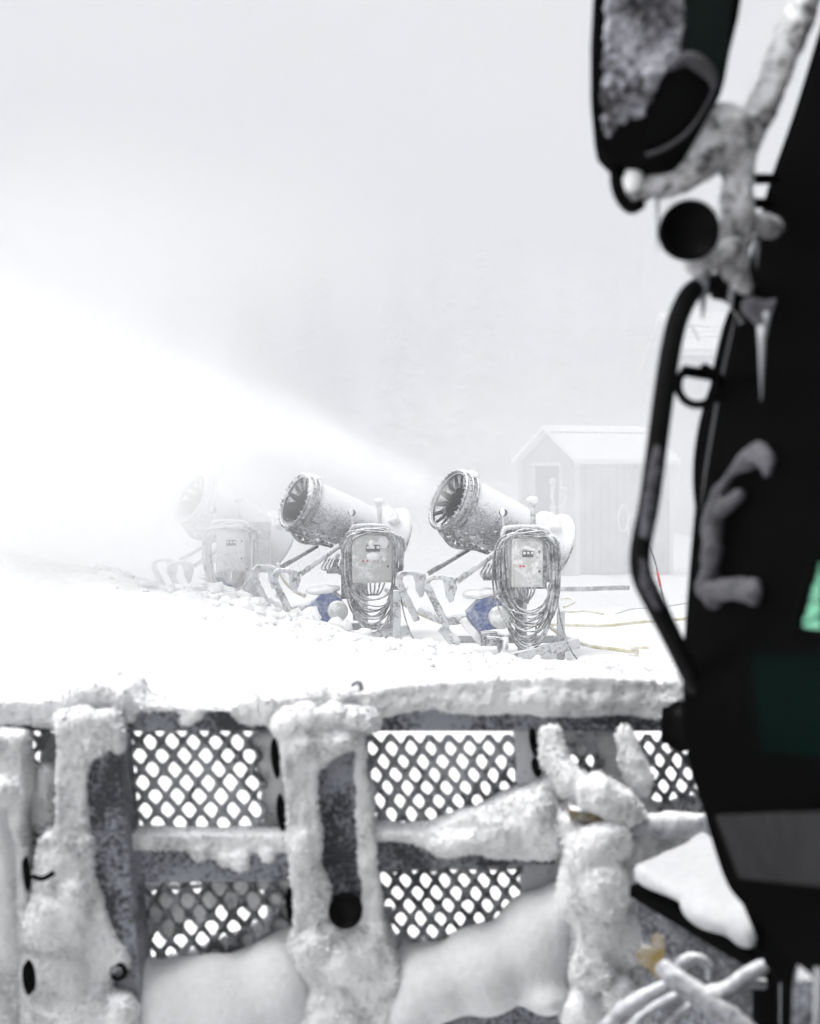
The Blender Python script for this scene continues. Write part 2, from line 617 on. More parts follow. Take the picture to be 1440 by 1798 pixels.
# ---------------------------------------------------------------- the shed
def make_shed():
    D = 40.0
    k = D / F
    p0 = W(912, 1010, D)
    root = empty('shed', (p0.x, D, p0.z - 0.15))
    o = root.location.copy()

    def P(px, py, dy=0.0):          # a point in the front plane pushed dy back, local
        v = W(px, py, D)
        return Vector((v.x, D + dy, v.z)) - o
    # gable end faces left-front, long side faces front-right: corner at px 1015
    c = P(1015, 1010)
    L = P(925, 1010, 2.2)
    Rr = P(1188, 1010, 0.9)
    top = P(1015, 808).z
    apx = (P(958, 756) - P(958, 1010)).z + c.z
    du = (L - c)
    du.z = 0
    dv = (Rr - c)
    dv.z = 0
    base = c.z - 0.3
    A, B, Cc, Dd = c.copy(), c + dv, c + dv + du, c + du
    for v in (A, B, Cc, Dd):
        v.z = base
    up = Vector((0, 0, top - base))
    mid = (A + Dd) / 2
    ridge = Vector((0, 0, apx - base))
    m = MB()
    m.add([A, B, B + up, A + up], [(0, 1, 2, 3)])
    m.add([A, Dd, Dd + up, mid + ridge, A + up], [(0, 1, 2, 3, 4)])
    m.add([B, Cc, Cc + up, mid + dv + ridge, B + up], [(0, 1, 2, 3, 4)])
    m.add([Dd, Cc, Cc + up, Dd + up], [(0, 1, 2, 3)])
    m.build('wall', M['plank'], root)
    nrm = dv.cross(Vector((0, 0, 1))).normalized()      # outwards from the long side, towards us
    if nrm.y > 0:
        nrm = -nrm
    gn = du.cross(Vector((0, 0, 1))).normalized()
    if gn.x > 0:
        gn = -gn
    # roof: two snow covered slabs with overhang, corrugated metal edge under the ridge cap
    ov = gn * 0.22
    e1 = A + up + nrm * 0.28 - Vector((0, 0, 0.10)) + ov
    e2 = B + up + nrm * 0.28 - Vector((0, 0, 0.10)) - ov
    r1 = mid + ridge + ov + Vector((0, 0, 0.06))
    r2 = mid + dv + ridge - ov + Vector((0, 0, 0.06))
    b1 = Dd + up - nrm * 0.28 - Vector((0, 0, 0.10)) + ov
    b2 = Cc + up - nrm * 0.28 - Vector((0, 0, 0.10)) - ov
    th = Vector((0, 0, 0.13))
    rf = MB()
    rf.prism([e1, e2, r2, r1], th)
    rf.prism([b1, b2, r2, r1], th)
    rf.build('roof', M['roof'], root)
    rc = MB()
    nn = 15
    for i in range(nn):
        a = r1.lerp(r2, (i + .12) / nn).lerp(e1.lerp(e2, (i + .12) / nn), 0.22)
        b = r1.lerp(r2, (i + .88) / nn).lerp(e1.lerp(e2, (i + .88) / nn), 0.22)
        rc.bar(a + th, b + th, 0.05, 0.05)
    rc.build('ridge_flashing', M['gun_steel'], root)
    # barge boards, corner boards, eave board
    tr = MB()
    tr.bar(Dd + up + gn * .03, mid + ridge + gn * .03, 0.16, 0.05, up=gn)
    tr.build('trim_board', M['shed_trim'], root)
    tr = MB()
    tr.bar(A + up + gn * .03, mid + ridge + gn * .03, 0.16, 0.05, up=gn)
    tr.build('trim_board', M['shed_trim'], root)
    tr = MB()
    tr.bar(A + gn * .02 + nrm * .02, A + up + gn * .02 + nrm * .02, 0.12, 0.12)
    tr.bar(Dd + gn * .02, Dd + up + gn * .02, 0.12, 0.12)
    tr.build('trim_board', M['shed_trim'], root)
    tr = MB()
    tr.bar(B + nrm * .02, B + up + nrm * .02, 0.12, 0.12)
    tr.build('trim_board', M['shed_trim'], root)
    # open dark doorway in the gable end, with a white frame
    dm = (A + Dd) / 2
    uu = (Dd - A).normalized()
    w2 = 0.62
    lo, hi = dm + Vector((0, 0, .35)), dm + Vector((0, 0, 2.85 - 0.0))
    hgt = top - base
    hi = dm + Vector((0, 0, hgt * 0.97))
    dr = MB()
    dr.prism([lo - uu * w2 + gn * .01, lo + uu * w2 + gn * .01, hi + uu * w2 + gn * .01, hi - uu * w2 + gn * .01], gn * 0.05)
    d = dr.build('door', M['shed_dark'], root)
    fr = MB()
    for a, b in ((lo - uu * w2, hi - uu * w2), (lo + uu * w2, hi + uu * w2), (hi - uu * (w2 + .07), hi + uu * (w2 + .07))):
        fr.bar(a + gn * .05, b + gn * .05, 0.14, 0.09)
    fr.build('door_frame', M['shed_trim'], d)
    # boards on the long side: upright battens
    bt = MB()
    for i in range(1, 12):
        q = A.lerp(B, i / 12) + nrm * .015
        bt.bar(q, q + up * 0.97, 0.05, 0.025, up=nrm)
    bt.build('batten', M['plank'], root)
    # a coil of pale rope hanging on the wall
    rp = MB()
    q = A.lerp(B, 0.52) + nrm * 0.06 + Vector((0, 0, hgt * 0.5))
    dvn = dv.normalized()
    for sx, rr in ((-1, .22), (1, .2)):
        rp.tube([q + dvn * (sx * .14 + rr * 0.7 * math.cos(a)) + Vector((0, 0, rr * 1.7 * math.sin(a) - sx * .12)) for a in [i * math.pi / 8 for i in range(17)]], 0.022, 6)
    rp.build('rope_coil', M['snow'], root)
    tag(root, 'small pale shed with snow covered gable roof and a dark open doorway', 'shed')


make_shed()


def big_building():
    D = 62.0
    p0 = W(1180, 1000, D)
    root = empty('building', (p0.x, D, -0.8))
    o = root.location.copy()
    a = W(1196, 625, D)
    b = W(1700, 640, D)
    bt = -0.5
    m = MB()
    m.prism([Vector((a.x + .6, D + .6, bt)) - o, Vector((b.x, D + .6, bt)) - o, Vector((b.x, D + .6, b.z)) - o, Vector((a.x + .6, D + .6, a.z)) - o], (0, 9, 0))
    m.build('wall', M['plank'], root)
    r = MB()
    z1 = a.z
    r.prism([Vector((a.x, D, z1)) - o, Vector((b.x, D, z1)) - o, Vector((b.x, D + 5.5, z1 + 2.2)) - o, Vector((a.x, D + 5.5, z1 + 2.2)) - o], (0, 0, 0.35))
    r.prism([Vector((a.x, D + 11, z1)) - o, Vector((b.x, D + 11, z1)) - o, Vector((b.x, D + 5.5, z1 + 2.2)) - o, Vector((a.x, D + 5.5, z1 + 2.2)) - o], (0, 0, 0.35))
    r.build('roof', M['roof'], root)
    f = MB()
    f.bar(Vector((a.x, D - .03, z1 - .1)) - o, Vector((b.x, D - .03, z1 - .1)) - o, 0.25, 0.06, up=(0, 1, 0))
    f.build('gutter', M['gun_steel'], root)
    tag(root, 'large hazy building with a snowy roof seen behind the black grab handle', 'building')


big_building()


def power_line():
    D = 50.0
    root = empty('power_line', (W(1330, 830, D).x, D, ground_z(10, 50)))
    o = root.location.copy()
    pole = MB()
    base = Vector((W(1330, 830, D).x, D, root.location.z - 0.3)) - o
    pole.tube([base, Vector((base.x, 0, W(1330, 520, D).z - o.z))], [0.14, 0.1], 10)
    pole.build('pole', M['bark'], root)
    for y0, y1, ym in ((573, 571, 574), (583, 576, 582), (592, 584, 590), (615, 612, 616)):
        c = MB()
        c.tube([p - o for p in curve_pts([W(1100, y0 + 6, D + 4), W(1210, y0, D + 2), W(1270, ym, D + 1), W(1330, y1, D), W(1500, y1 - 14, D - 3)], 6)], 0.016, 5)
        c.build('wire', M['cable'], root)
    a = MB()
    a.bar(W(1212, 568, D + 2) - o, W(1228, 598, D + 2) - o, 0.13, 0.13)
    a.tube([W(1212, 568, D + 2) - o, W(1245, 576, D + 1) - o], 0.02, 5)
    a.build('insulator', M['gun_steel'], root)
    tag(root, 'thin overhead power wires with a slanting insulator under the icicle', 'power line')


power_line()


def make_tree(px, py_base, d, h, sd, parent_group):
    rn = random.Random(sd)
    x = (px - CX) / F * d
    gz = ground_z(x, d) - 0.2
    root = empty('spruce_tree', (x, d, gz))
    t = MB()
    t.tube([(0, 0, 0), (0, 0, h * 0.5), (0, 0, h * 0.96)], [h * 0.016, h * 0.011, 0.03], 7)
    t.build('trunk', M['bark'], root)
    c = MB()
    vs, fs = [], []
    nl = int(h * 1.7)
    for i in range(nl):
        f = i / nl
        z = h * (0.1 + 0.88 * f)
        rr = h * 0.2 * (1 - f) ** 0.85 + 0.15
        for k in range(max(5, int(11 * (1 - f)) + 5)):
            a = rn.uniform(0, 2 * math.pi)
            L = rr * rn.uniform(0.6, 1.12)
            dr = Vector((math.cos(a), math.sin(a), 0))
            sdv = Vector((-dr.y, dr.x, 0))
            z0 = z + rn.uniform(-.3, .3)
            n = 5
            pr = None
            for q in range(n):
                u = q / (n - 1)
                cc = dr * L * u + Vector((0, 0, z0 - L * (0.45 * u ** 1.4) + 0.12 * L * u * u))
                wd = 0.33 * L * (1 - u) ** 0.6 * (0.5 + u) + 0.05
                jit = rn.uniform(.7, 1.2)
                l, r_ = cc + sdv * wd * jit - Vector((0, 0, wd * .5)), cc - sdv * wd * jit - Vector((0, 0, wd * .5))
                b = len(vs)
                vs += [l, cc + Vector((0, 0, .05)), r_]
                if pr is not None:
                    fs += [(pr, pr + 1, b + 1, b), (pr + 1, pr + 2, b + 2, b + 1)]
                pr = b
    c.add(vs, fs)
    c.build('crown', M['needles'], root)
    return root


TREES = [
    (560, 112, 19, 'faint spruce dimly seen in the haze above the middle snow gun'),
    (700, 104, 17, 'faint spruce in the haze above the white spray, left of the shed'),
    (770, 118, 21, 'tall faint spruce in the haze above the snow gun with the dark mouth'),
    (845, 100, 18, 'faint spruce in the haze just left of the shed roof'),
    (905, 110, 20, 'faint spruce in the haze over the gable end of the shed'),
    (985, 102, 17, 'faint spruce in the haze over the left half of the shed roof'),
    (1060, 114, 21, 'faint spruce in the haze over the middle of the shed roof'),
    (1125, 104, 18, 'faint spruce in the haze between the shed roof and the black grab handle'),
    (440, 120, 20, 'very faint spruce in the haze above the white spray, left of the middle gun'),
    (300, 116, 18, 'very faint spruce in the haze above the leftmost snow gun'),
]
for i, (px, d, h, lab) in enumerate(TREES):
    tag(make_tree(px, 0, d, h, 40 + i, None), lab, 'tree', 'spruces fading into the haze')


# frosted standpipes in front of the shed door
def standpipe():
    D = 37.0
    p = W(975, 950, D)
    o = Vector((p.x, D, p.z - 0.9))
    root = empty('standpipe', o)
    m = MB()
    for px, py in ((970, 846), (985, 862), (992, 862)):
        q = W(px, py, D) - o
        b = W(px + 2, 980, D) - o
        m.tube([b, q], 0.06, 8)
    m.ball(W(970, 846, D) - o, 0.1)
    m.tube([W(982, 860, D) - o, W(996, 860, D) - o], 0.07, 8)
    m.tube([p - o for p in curve_pts([W(971, 880, D), W(976, 905, D), W(972, 935, D), W(990, 950, D)], 6)], 0.03, 6)
    m.lumpy('pipe', M['gun_pale'], root, voxel=0.03, smooth=1, amp=((0.03, 7),))
    tag(root, 'rime covered standpipes standing before the dark shed doorway', 'standpipe')


standpipe()


# yellow water hoses and pipes lying on the snow
def hose(pts, r, label, mat='hose', name='water_hose', cat='hose', group='yellow hoses lying on the snow'):
    r *= 0.8 if mat == 'hose' else 1
    """pts: (px, py, depth) along the hose"""
    p = curve_pts([W(*q) for q in pts], 8)
    o = p[0].copy()
    m = MB()
    m.tube([q - o for q in p], r, 10)
    h = m.build(name, M[mat])
    h.location = o
    tag(h, label, cat, group)


hose([(940, 1075, 19.0), (962, 1098, 18.6), (1000, 1122, 17.9), (1040, 1134, 17.6), (1080, 1139, 17.4), (1120, 1145, 17.2)], 0.036, 'yellow hose curving from the frame foot of the nearest snow gun')
hose([(930, 1096, 20.5), (1000, 1097, 20.5), (1060, 1098, 20.2), (1120, 1092, 20.2), (1175, 1088, 20.4), (1230, 1084, 20.6)], 0.036, 'straight yellow hose on the snow ending behind the black grab handle')
hose([(1108, 1138, 17.2), (1122, 1136, 17.2), (1140, 1137, 17.2)], 0.03, 'short end of yellow hose poking from the snow near the grab handle')
hose([(985, 1072, 22.0), (1000, 1074, 22.0), (1030, 1073, 22.0), (1060, 1078, 22.0)], 0.022, 'thin dull yellow hose half buried beyond the nearest gun')
hose([(985, 1052, 24.0), (1000, 1050, 24.0), (1008, 1057, 23.6), (990, 1066, 23.2)], 0.03, 'small yellow hose loop on the snow before the shed')
hose([(960, 1033, 27.0), (1020, 1033, 27.0), (1080, 1031, 27.0), (1105, 1031, 27.0)], 0.06, 'grey green pipe lying across the snow just below the shed', 'gun_steel', 'water_pipe', 'pipe', None)
hose([(678, 1036, 20.5), (700, 1052, 20.2), (725, 1070, 19.8), (752, 1083, 19.6), (775, 1092, 19.4)], 0.042, 'pale yellow hose between the middle gun and the nearest gun')
hose([(487, 990, 21.6), (500, 1018, 21.4), (515, 1034, 21.2), (535, 1046, 21.0)], 0.045, 'pale yellow hose behind the blue pump of the middle gun')
hose([(1080, 1078, 22.0), (1110, 1069, 22.0), (1150, 1067, 22.0), (1185, 1062, 22.0), (1230, 1054, 22.2)], 0.012, 'thin black cable lying on the snow right of the nearest gun', 'cable', 'ground_cable', 'cable', None)
hose([(1139, 955, 19.0), (1150, 985, 19.0), (1158, 1020, 19.0), (1166, 1055, 19.0), (1178, 1092, 19.0)], 0.012, 'thin dark cable hanging beside the black grab handle', 'cable', 'hanging_cable', 'cable', None)
mk = MB()
_p = curve_pts([W(1154, 1004, 18.97), W(1157, 1016, 18.97), W(1160, 1030, 18.97)], 4)
mk.tube([q - _p[0] for q in _p], 0.018, 6)
mk = mk.build('cable_marker', M['red'], bpy.data.objects['hanging_cable'])
mk.location = _p[0] - bpy.data.objects['hanging_cable'].location
hp = MB()
hp.tube([W(1139, 950, 19) - W(1139, 955, 19), W(1120, 700, 19) - W(1139, 955, 19)], 0.012, 6)


# ================================================================ SNOW GUNS
AX0 = AX = Vector((-0.815, -0.423, 0.397)).normalized()      # where the barrel points


def snow_gun(px, py, d, label, box=(0.39, 0.59), dx=0.0, seed=1, blue_dy=0.0, vis=1, running=True, coilw=0.40, tail=0.0, yaw=0.0, pitch=0.0):
    AX = Vector((-0.815, -0.423, 0.397)).normalized()
    AX = Matrix.Rotation(R(yaw), 3, 'Z') @ Matrix.Rotation(R(pitch), 3, Vector((-.423, .815, 0)).normalized()) @ AX
    rn = random.Random(seed)
    o = W(px, py, d)
    root = empty('snow_gun', o)
    tag(root, label, 'snow gun', 'fan snow guns in a row')
    Mo = Vector((-0.83, -0.36, 1.96))
    Lb = 1.55
    back = Mo - AX * Lb
    u, v = frame_of(AX)
    # barrel: double skin, open at the mouth
    b = MB()
    prof = [(0.02, .352), (0.02, .372), (-.10, .375), (-.22, .372), (-.6, .362), (-.95, .350), (-1.15, .325), (-1.28, .315)]
    b.lathe(Mo, AX, prof, 56)
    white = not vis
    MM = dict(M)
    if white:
        MM.update(barrel=M['barrel_white'], gun_steel=M['steel_white'], gun_pale=M['steel_white'], cable=M['gun_pale'], box=M['steel_white'], gun_dark=M['gun_steel'])  # mist over this gun put into paler colours, besides its snow
    barrel = b.build('barrel', MM['barrel'], root)
    i_ = MB()
    i_.lathe(Mo, AX, [(0.02, .351), (-.3, .345), (-.7, .33), (-.72, 0.0)], 48)
    i_.build('barrel_lining', MM['gun_dark'], root)
    # fan intake bell with its rim
    f = MB()
    f.lathe(Mo, AX, [(-1.26, .318), (-1.36, .34), (-1.46, .385), (-1.56, .455), (-1.60, .475), (-1.615, .465), (-1.53, .40), (-1.42, .34)], 56)
    bell = f.build('fan_intake', MM['barrel'], root)
    f = MB()
    f.torus(Mo - AX * 1.605, AX, .472, .013, 56, 8)
    f.build('rim', MM['cable'], bell)
    # intake guard grille
    g = MB()
    for rr in (.12, .22, .32, .41):
        g.torus(Mo - AX * 1.62, AX, rr, .006, 36, 5)
    for k in range(8):
        a = k * math.pi / 4
        g.tube([Mo - AX * 1.62, Mo - AX * 1.61 + (u * math.cos(a) + v * math.sin(a)) * .43], .007, 5)
    g.build('guard', MM['gun_steel'], bell)
    # nozzle rings, clamps and vanes
    for s_, rr, tr in ((0.03, .385, .02), (-.055, .4, .015), (-.13, .405, .018)):
        r = MB()
        r.torus(Mo + AX * s_, AX, rr, tr, 60, 8)
        nz = r
        for k in range(30):
            a = 2 * math.pi * (k + rn.random() * .3) / 30
            rad = (u * math.cos(a) + v * math.sin(a))
            p = Mo + AX * s_ + rad * rr
            q = (AX * 1.0 - rad * 0.25).normalized()
            nz.tube([p - q * .01, p + q * .04], [.014, .009], 6)
        r.build('nozzle_ring', MM['gun_steel'] if vis else MM['gun_pale'], root)
    vn = MB()
    for k in range(14 if not tail else 5):
        a = 2 * math.pi * k / 14 + .1
        rad = (u * math.cos(a) + v * math.sin(a))
        tn = rad.cross(AX)
        p = Mo - AX * .02
        vn.prism([p + rad * .348, p + rad * .19 - AX * .04, p + rad * .346 - AX * .16], tn * 0.008)
        vn.prism([p + rad * .348 - tn * .05, p + rad * .348 + tn * .05, p + rad * .21 - AX * .05], AX * 0.008)
    vn.build('vane', MM['gun_steel'], root)
    hb = MB()
    hb.lathe(Mo - AX * .5, AX, [(0.0, .13), (.12, .12), (.22, .07), (.25, 0.0)], 20)
    hb.build('fan_hub', MM['gun_steel'], root)
    # manifold pipes hanging under the mouth
    for k, (aa, l0, l1) in enumerate(((2.2, -.05, -.55), (2.55, -.1, -.75), (1.85, -.05, -.5), (2.9, -.08, -.62))):
        mp = MB()
        # find direction angle measured from down
        rad = (Vector((0, 0, -1)) - AX * (-AX.z)).normalized()
        tn = rad.cross(AX)
        th = (k - 1.5) * 0.33 - 0.15
        rd = (rad * math.cos(th) + tn * math.sin(th))
        pts = [Mo + AX * l0 + rd * .41, Mo + AX * (l0 - .1) + rd * .455, Mo + AX * ((l0 + l1) / 2) + rd * (.45 + .02 * k), Mo + AX * l1 + rd * .43, Mo + AX * (l1 - .08) + rd * .38]
        mp.tube(curve_pts(pts, 5), .017 + .004 * (k % 2), 8)
        for s_ in (0.2, 0.5, 0.8):
            c = pts[1].lerp(pts[3], s_)
            mp.ball(c, .03 + .01 * rn.random(), 8, 6)
        mp.build('manifold_pipe', MM['gun_steel'], root)
    sm = MB()
    rad = (Vector((0, 0, -1)) - AX * (-AX.z)).normalized()
    tn = rad.cross(AX)
    for k in range(16):
        th = rn.uniform(-1.1, .9)
        rd = rad * math.cos(th) + tn * math.sin(th)
        s_ = rn.uniform(-.6, .0)
        p = Mo + AX * s_ + rd * .4
        sm.ball(p, rn.uniform(.018, .04), 8, 6)
        sm.tube([p, p - AX * rn.uniform(.06, .2) + rd * rn.uniform(-.02, .03)], rn.uniform(.006, .014), 6)
    sm.build('hose_fitting', MM['gun_steel'], root)
    # snow on the top of the mouth rings and on the bell
    sn = MB()
    up_ = (Vector((0, 0, 1)) - AX * AX.z).normalized()
    tn = up_.cross(AX)
    for k in range(9):
        th = -.55 + k * .12
        rd = up_ * math.cos(th) + tn * math.sin(th)
        sn.ball(Mo - AX * (.07 + .02 * (k % 3)) + rd * (.41), (.06, .06, .035 + .012 * (k % 2)), 10, 8)
    sn.lumpy('snow_cover', M['snow'], root, voxel=.016, smooth=3, amp=((.02, 9), (.008, 28)), seed=seed + 1)
    sn = MB()
    for k in range(10):
        th = -1.2 + k * .24
        rd = up_ * math.cos(th) + tn * math.sin(th)
        sn.ball(Mo - AX * 1.38 + rd * .36, (.085, .085, .07), 10, 8)
    if not vis or tail:
        sn.lumpy('snow_cover', M['snow'], root, voxel=.016, smooth=3, amp=((.02, 9), (.008, 28)), seed=seed)
        sn = MB()
        for k in range(16):
            th = -1.7 + k * .2
            rd = up_ * math.cos(th) + tn * math.sin(th)
            sn.ball(Mo + AX * .02 + rd * .385, .03 + .015 * rn.random(), 8, 6)
    sn.lumpy('snow_cover', M['snow'], root, voxel=.016, smooth=3, amp=((.02, 9), (.008, 28)), seed=seed)
    # warning beacon and capped antenna on top of the control box
    bx = 0.10 + dx
    bc = MB()
    bc.tube([(bx - .235, -.74, 1.52), (bx - .235, -.74, 1.77)], .018, 8)
    bcn = bc.build('beacon_post', MM['gun_pale'], root)
    bc = MB()
    bc.lathe((bx - .245, -.78, 1.82), (.3, -1, 0), [(-.03, 0), (-.03, .045), (.03, .045), (.03, 0)], 14)
    bc.build('beacon', M['label'], bcn)
    bc = MB()
    bc.ball((bx - .255, -.82, 1.83), (.03, .02, .05))
    bc.build('beacon_snow', M['snow'], bcn)
    an = MB()
    an.tube([(bx + .13, -.66, 1.5), (bx + .12, -.66, 1.95)], [.04, .034], 10)
    an = an.build('antenna_post', MM['gun_pale'], root)
    cp = MB()
    cp.ball((bx + .12, -.66, 1.97), (.075, .075, .05))
    cp.build('snow_cap', M['snow'], an)
    # yoke: side plates, pedestal
    y = MB()
    y.tube([(0.08, -.1, 0.05), (0.08, -.1, 1.0)], .06, 12)
    y.build('pedestal', MM['gun_pale'], root)
    y = MB()
    y.box((-.12, -.1, 1.0), (.6, .55, .06))
    for s_ in (-.38, .38):
        y.bar((-.12, -.1 + s_, .98), (-.16, -.1 + s_, 1.6), .16, .03, up=(0, 1, 0))
    y.box((.18, -.46, 1.25), (.34, .05, .75))
    y.build('yoke', MM['gun_steel'], root)
    # control box
    rot = Matrix.Rotation(R(9), 3, 'Z')
    c = Vector((bx + .02, -.80, 1.225))
    bw, bh = box
    cb = MB()
    cb.box(c, (bw, .24, bh), rot)
    cbx = cb.build('control_box', MM['box'], root, bevel=.012)
    fn = rot @ Vector((0, -1, 0))
    fx = rot @ Vector((1, 0, 0))

    def face(x, z, e=0.0):
        return c + fx * x * bw + Vector((0, 0, z * bh)) + fn * (.12 + e)
    dr = MB()
    dr.box(face(.02, -.01, .008), (bw * .88, .016, bh * .9), rot)
    dr.build('box_door', MM['box'], cbx, bevel=.006)
    dp = MB()
    dp.box(face(.0, .18, .02), (bw * .34, .012, bh * .13), rot)
    dp.build('display', M['label'], cbx)
    sw = MB()
    for k in range(3):
        sw.box(face(-.12 + .12 * k, .2, .03), (bw * .07, .02, bh * .05), rot)
    sw.build('switch', M['lens'], cbx)
    for k in range(6):
        lm = MB()
        lm.lathe(face(-.24 + .105 * k, -.07, .014), fn, [(0, .013), (.02, .012), (.028, 0)], 10)
        lm.build('indicator_lamp', M['red'] if k < 2 and vis else M['lens'], cbx)
    for z in (.22, -.18):
        lm = MB()
        lm.lathe(face(.36, z, .014), fn, [(0, .014), (.015, .014), (.016, 0)], 10)
        lm.build('door_lock', M['label'], cbx)
    sp = MB()
    sp.ball(face(-.03, .31, .02), (.05, .025, .025))
    sp.ball(face(.12, .27, .02), (.06, .02, .018))
    sp.ball(face(.27, -.03, .02), (.035, .025, .03))
    if box[0] > .5:
        sp.ball(face(.0, .02, .03), (.1, .03, .06))
        sp.ball(face(.25, .3, .02), (.08, .02, .09))
        sp.ball(face(-.05, .25, .02), (.04, .02, .06))
    for k in range(7):
        sp.ball(c + fx * (k - 3) * bw / 7 + Vector((0, 0, bh * .5)), (.05, .07, .022), 8, 6)
    sp.lumpy('snow_cover', M['snow'], cbx, voxel=.01, smooth=2, amp=((.01, 20),), seed=seed)
    # cable glands and pigtails under the box
    for k in range(6):
        pg = MB()
        x0 = (-.28 + k * .12)
        p0 = face(x0, -.5, -.1)
        pg.tube(curve_pts([p0, p0 + Vector((.03 * (2.5 - k) * .5, -.03, -.1)), p0 + Vector((.035 * (2.5 - k), .0, -.17)), Vector((bx + .06, -.7, .72))], 5), .012, 7)
        pg.build('cable_tail', MM['cable'], cbx)
    # hanger bracket above the box
    hg = MB()
    hw = coilw * .82
    hg.tube(curve_pts([(bx - hw + .04, -.86, 1.46), (bx - hw + .05, -.86, 1.60), (bx - hw + .14, -.86, 1.645), (bx + hw - .14, -.86, 1.645), (bx + hw - .03, -.86, 1.60), (bx + hw, -.86, 1.50)], 6), .03, 10)
    hg.build('cable_hanger', MM['gun_pale'], root)
    # coils of cable looped over the hanger
    for k in range(14):
        cw = coilw * (0.80 + 0.30 * rn.random())
        bot = 0.66 - 0.034 * k + rn.uniform(-.03, .03)
        top_ = 1.585 + rn.uniform(-.03, .03)
        yy = -.90 - .05 * rn.random()
        cxx = bx + .04 + rn.uniform(-.03, .03)
        pts = []
        n = 44
        for i in range(n + 1):
            a = 2 * math.pi * i / n
            sx, sz = math.cos(a), math.sin(a)
            ex = 0.72 if sz > 0 else 1.0
            X = cw * math.copysign(abs(sx) ** (0.72 if sz > 0 else 0.85), sx)
            zc = (top_ + bot) / 2 + .18
            Z = zc + ((top_ - zc) if sz > 0 else (zc - bot)) * math.copysign(abs(sz) ** (0.5 if sz > 0 else 1.0), sz)
            X *= 1 + 0.04 * math.sin(3 * a + k)
            pts.append(Vector((cxx + X, yy + .03 * math.sin(2 * a + k), Z + .015 * math.sin(5 * a + k * 2))))
        cm = MB()
        cm.tube(pts, .0125, 8, cap=False)
        cm.build('cable_loop', MM['cable'], root)
    cm = MB()
    cm.tube(curve_pts([(bx - .25, -.92, .6), (bx - .12, -.95, .32), (bx + .02, -.95, .22), (bx + .13, -.93, .3), (bx + .14, -.92, .48)], 7), .012, 7)
    cm.build('cable_loop', MM['cable'], root)
    cm = MB()
    cm.tube(curve_pts([(bx + .44, -.7, 1.5), (bx + .40, -.85, 1.1), (bx + .43, -.85, .6), (bx + .55, -.9, .2), (bx + .72, -.9, -.04)], 8), .010, 7)
    cm.build('trailing_cable', MM['cable'], root)
    # stay bars down to the tow frame
    st = MB()
    st.tube([(-.23, -.62, 1.37), (-.76, -.66, .98)], .038, 10)
    st.build('stay_bar', MM['gun_pale'], root)
    st = MB()
    st.tube([(-.58, .2, 1.33), (-1.1, .1, 1.02)], .034, 10)
    st.build('stay_bar', MM['gun_steel'], root)
    # tow frame: two hooked plates and legs
    for x0, yy in ((0.0, -.68), (-.36, .05)):
        t = MB()
        t.tube(curve_pts([(x0 - 1.13, yy, .86), (x0 - 1.12, yy, .98), (x0 - 1.05, yy, 1.03), (x0 - .88, yy, 1.03), (x0 - .8, yy, 1.0)], 5), .036, 8)
        t.prism([(x0 - .93, yy - .03, 1.03), (x0 - .77, yy - .03, 1.03), (x0 - .76, yy - .03, .90), (x0 - .80, yy - .03, .74), (x0 - .85, yy - .03, .72), (x0 - .90, yy - .03, .82)], (0, .06, 0))
        t.bar((x0 - 1.12, yy, .92), (x0 - .88, yy, .42), .09, .06, up=(0, 1, 0))
        t.lumpy('tow_bracket', MM['gun_pale'], root, voxel=.016, smooth=2, amp=((.012, 12),), seed=seed + x0)
    t = MB()
    t.tube(curve_pts([(-1.2, -.3, .62), (-.95, -.5, .50), (-.7, -.6, .52), (-.5, -.6, .6)], 5), .06, 10)
    t.tube([(-.95, -.6, .42), (-.75, -.65, .2)], .07, 8)
    t.lumpy('tow_bar', MM['gun_pale'], root, voxel=.018, smooth=2, amp=((.015, 10),), seed=seed + 4)
    # blue water pump with grey motor
    pz = blue_dy
    bp = MB()
    pt = [(-.66, .60), (-.47, .79), (-.3, .80), (-.2, .72), (-.22, .42), (-.52, .38)]
    bp.prism([(x, -.78, z + pz) for x, z in pt], (0, .34, 0))
    pump = bp.build('water_pump', M['blue'], root, bevel=.02)
    mt = MB()
    mt.lathe((-.27, -.62, .56 + pz), (.12, -1, 0.0), [(0, .135), (.30, .135), (.335, .12), (.345, 0)], 28)
    for k in range(14):
        a = 2 * math.pi * k / 14
        pass
    mt.build('motor', MM['box'], pump)
    sc = MB()
    sc.prism([(-.74, -.82, .5 + pz), (-.66, -.82, .55 + pz), (-.40, -.82, .26 + pz), (-.48, -.82, .2 + pz)], (0, .3, 0))
    sc.ball((-.5, -.62, .82 + pz), (.2, .2, .06))
    sc.ball((-.38, -.62, .84 + pz), (.16, .2, .055))
    sc.lumpy('pump_snow', M['snow'], pump, voxel=.016, smooth=3, amp=((.02, 9),), seed=seed)
    v_ = MB()
    v_.tube([(-.45, -.8, .3 + pz), (-.1, -.8, .3 + pz)], .05, 10)
    v_.box((-.38, -.8, .3 + pz), (.2, .16, .16))
    v_.build('strainer', MM['gun_steel'], pump)
    # valve block behind the coils
    vb = MB()
    vb.box((-.08, -.5, .8), (.26, .2, .32))
    vb.tube([(-.15, -.55, .95), (-.3, -.6, 1.1), (-.25, -.6, 1.25)], .03, 8)
    vb.tube([(0.0, -.6, .35), (0.0, -.6, .9)], .05, 8)
    for k in range(6):
        vb.tube(curve_pts([(-.2 - .04 * k, -.62, 1.2), (-.22 - .05 * k, -.66, 1.05), (-.12 - .03 * k, -.62, .9 + .03 * k)], 5), .012, 6)
    vb.build('valve_block', MM['gun_steel'], root)
    # base frame
    fr = MB()
    fr.bar((-.75, -.35, .24), (.55, -.35, .24), .09, .09)
    fr.bar((-.2, .45, .2), (-.2, -1.1, .12), .09, .09)
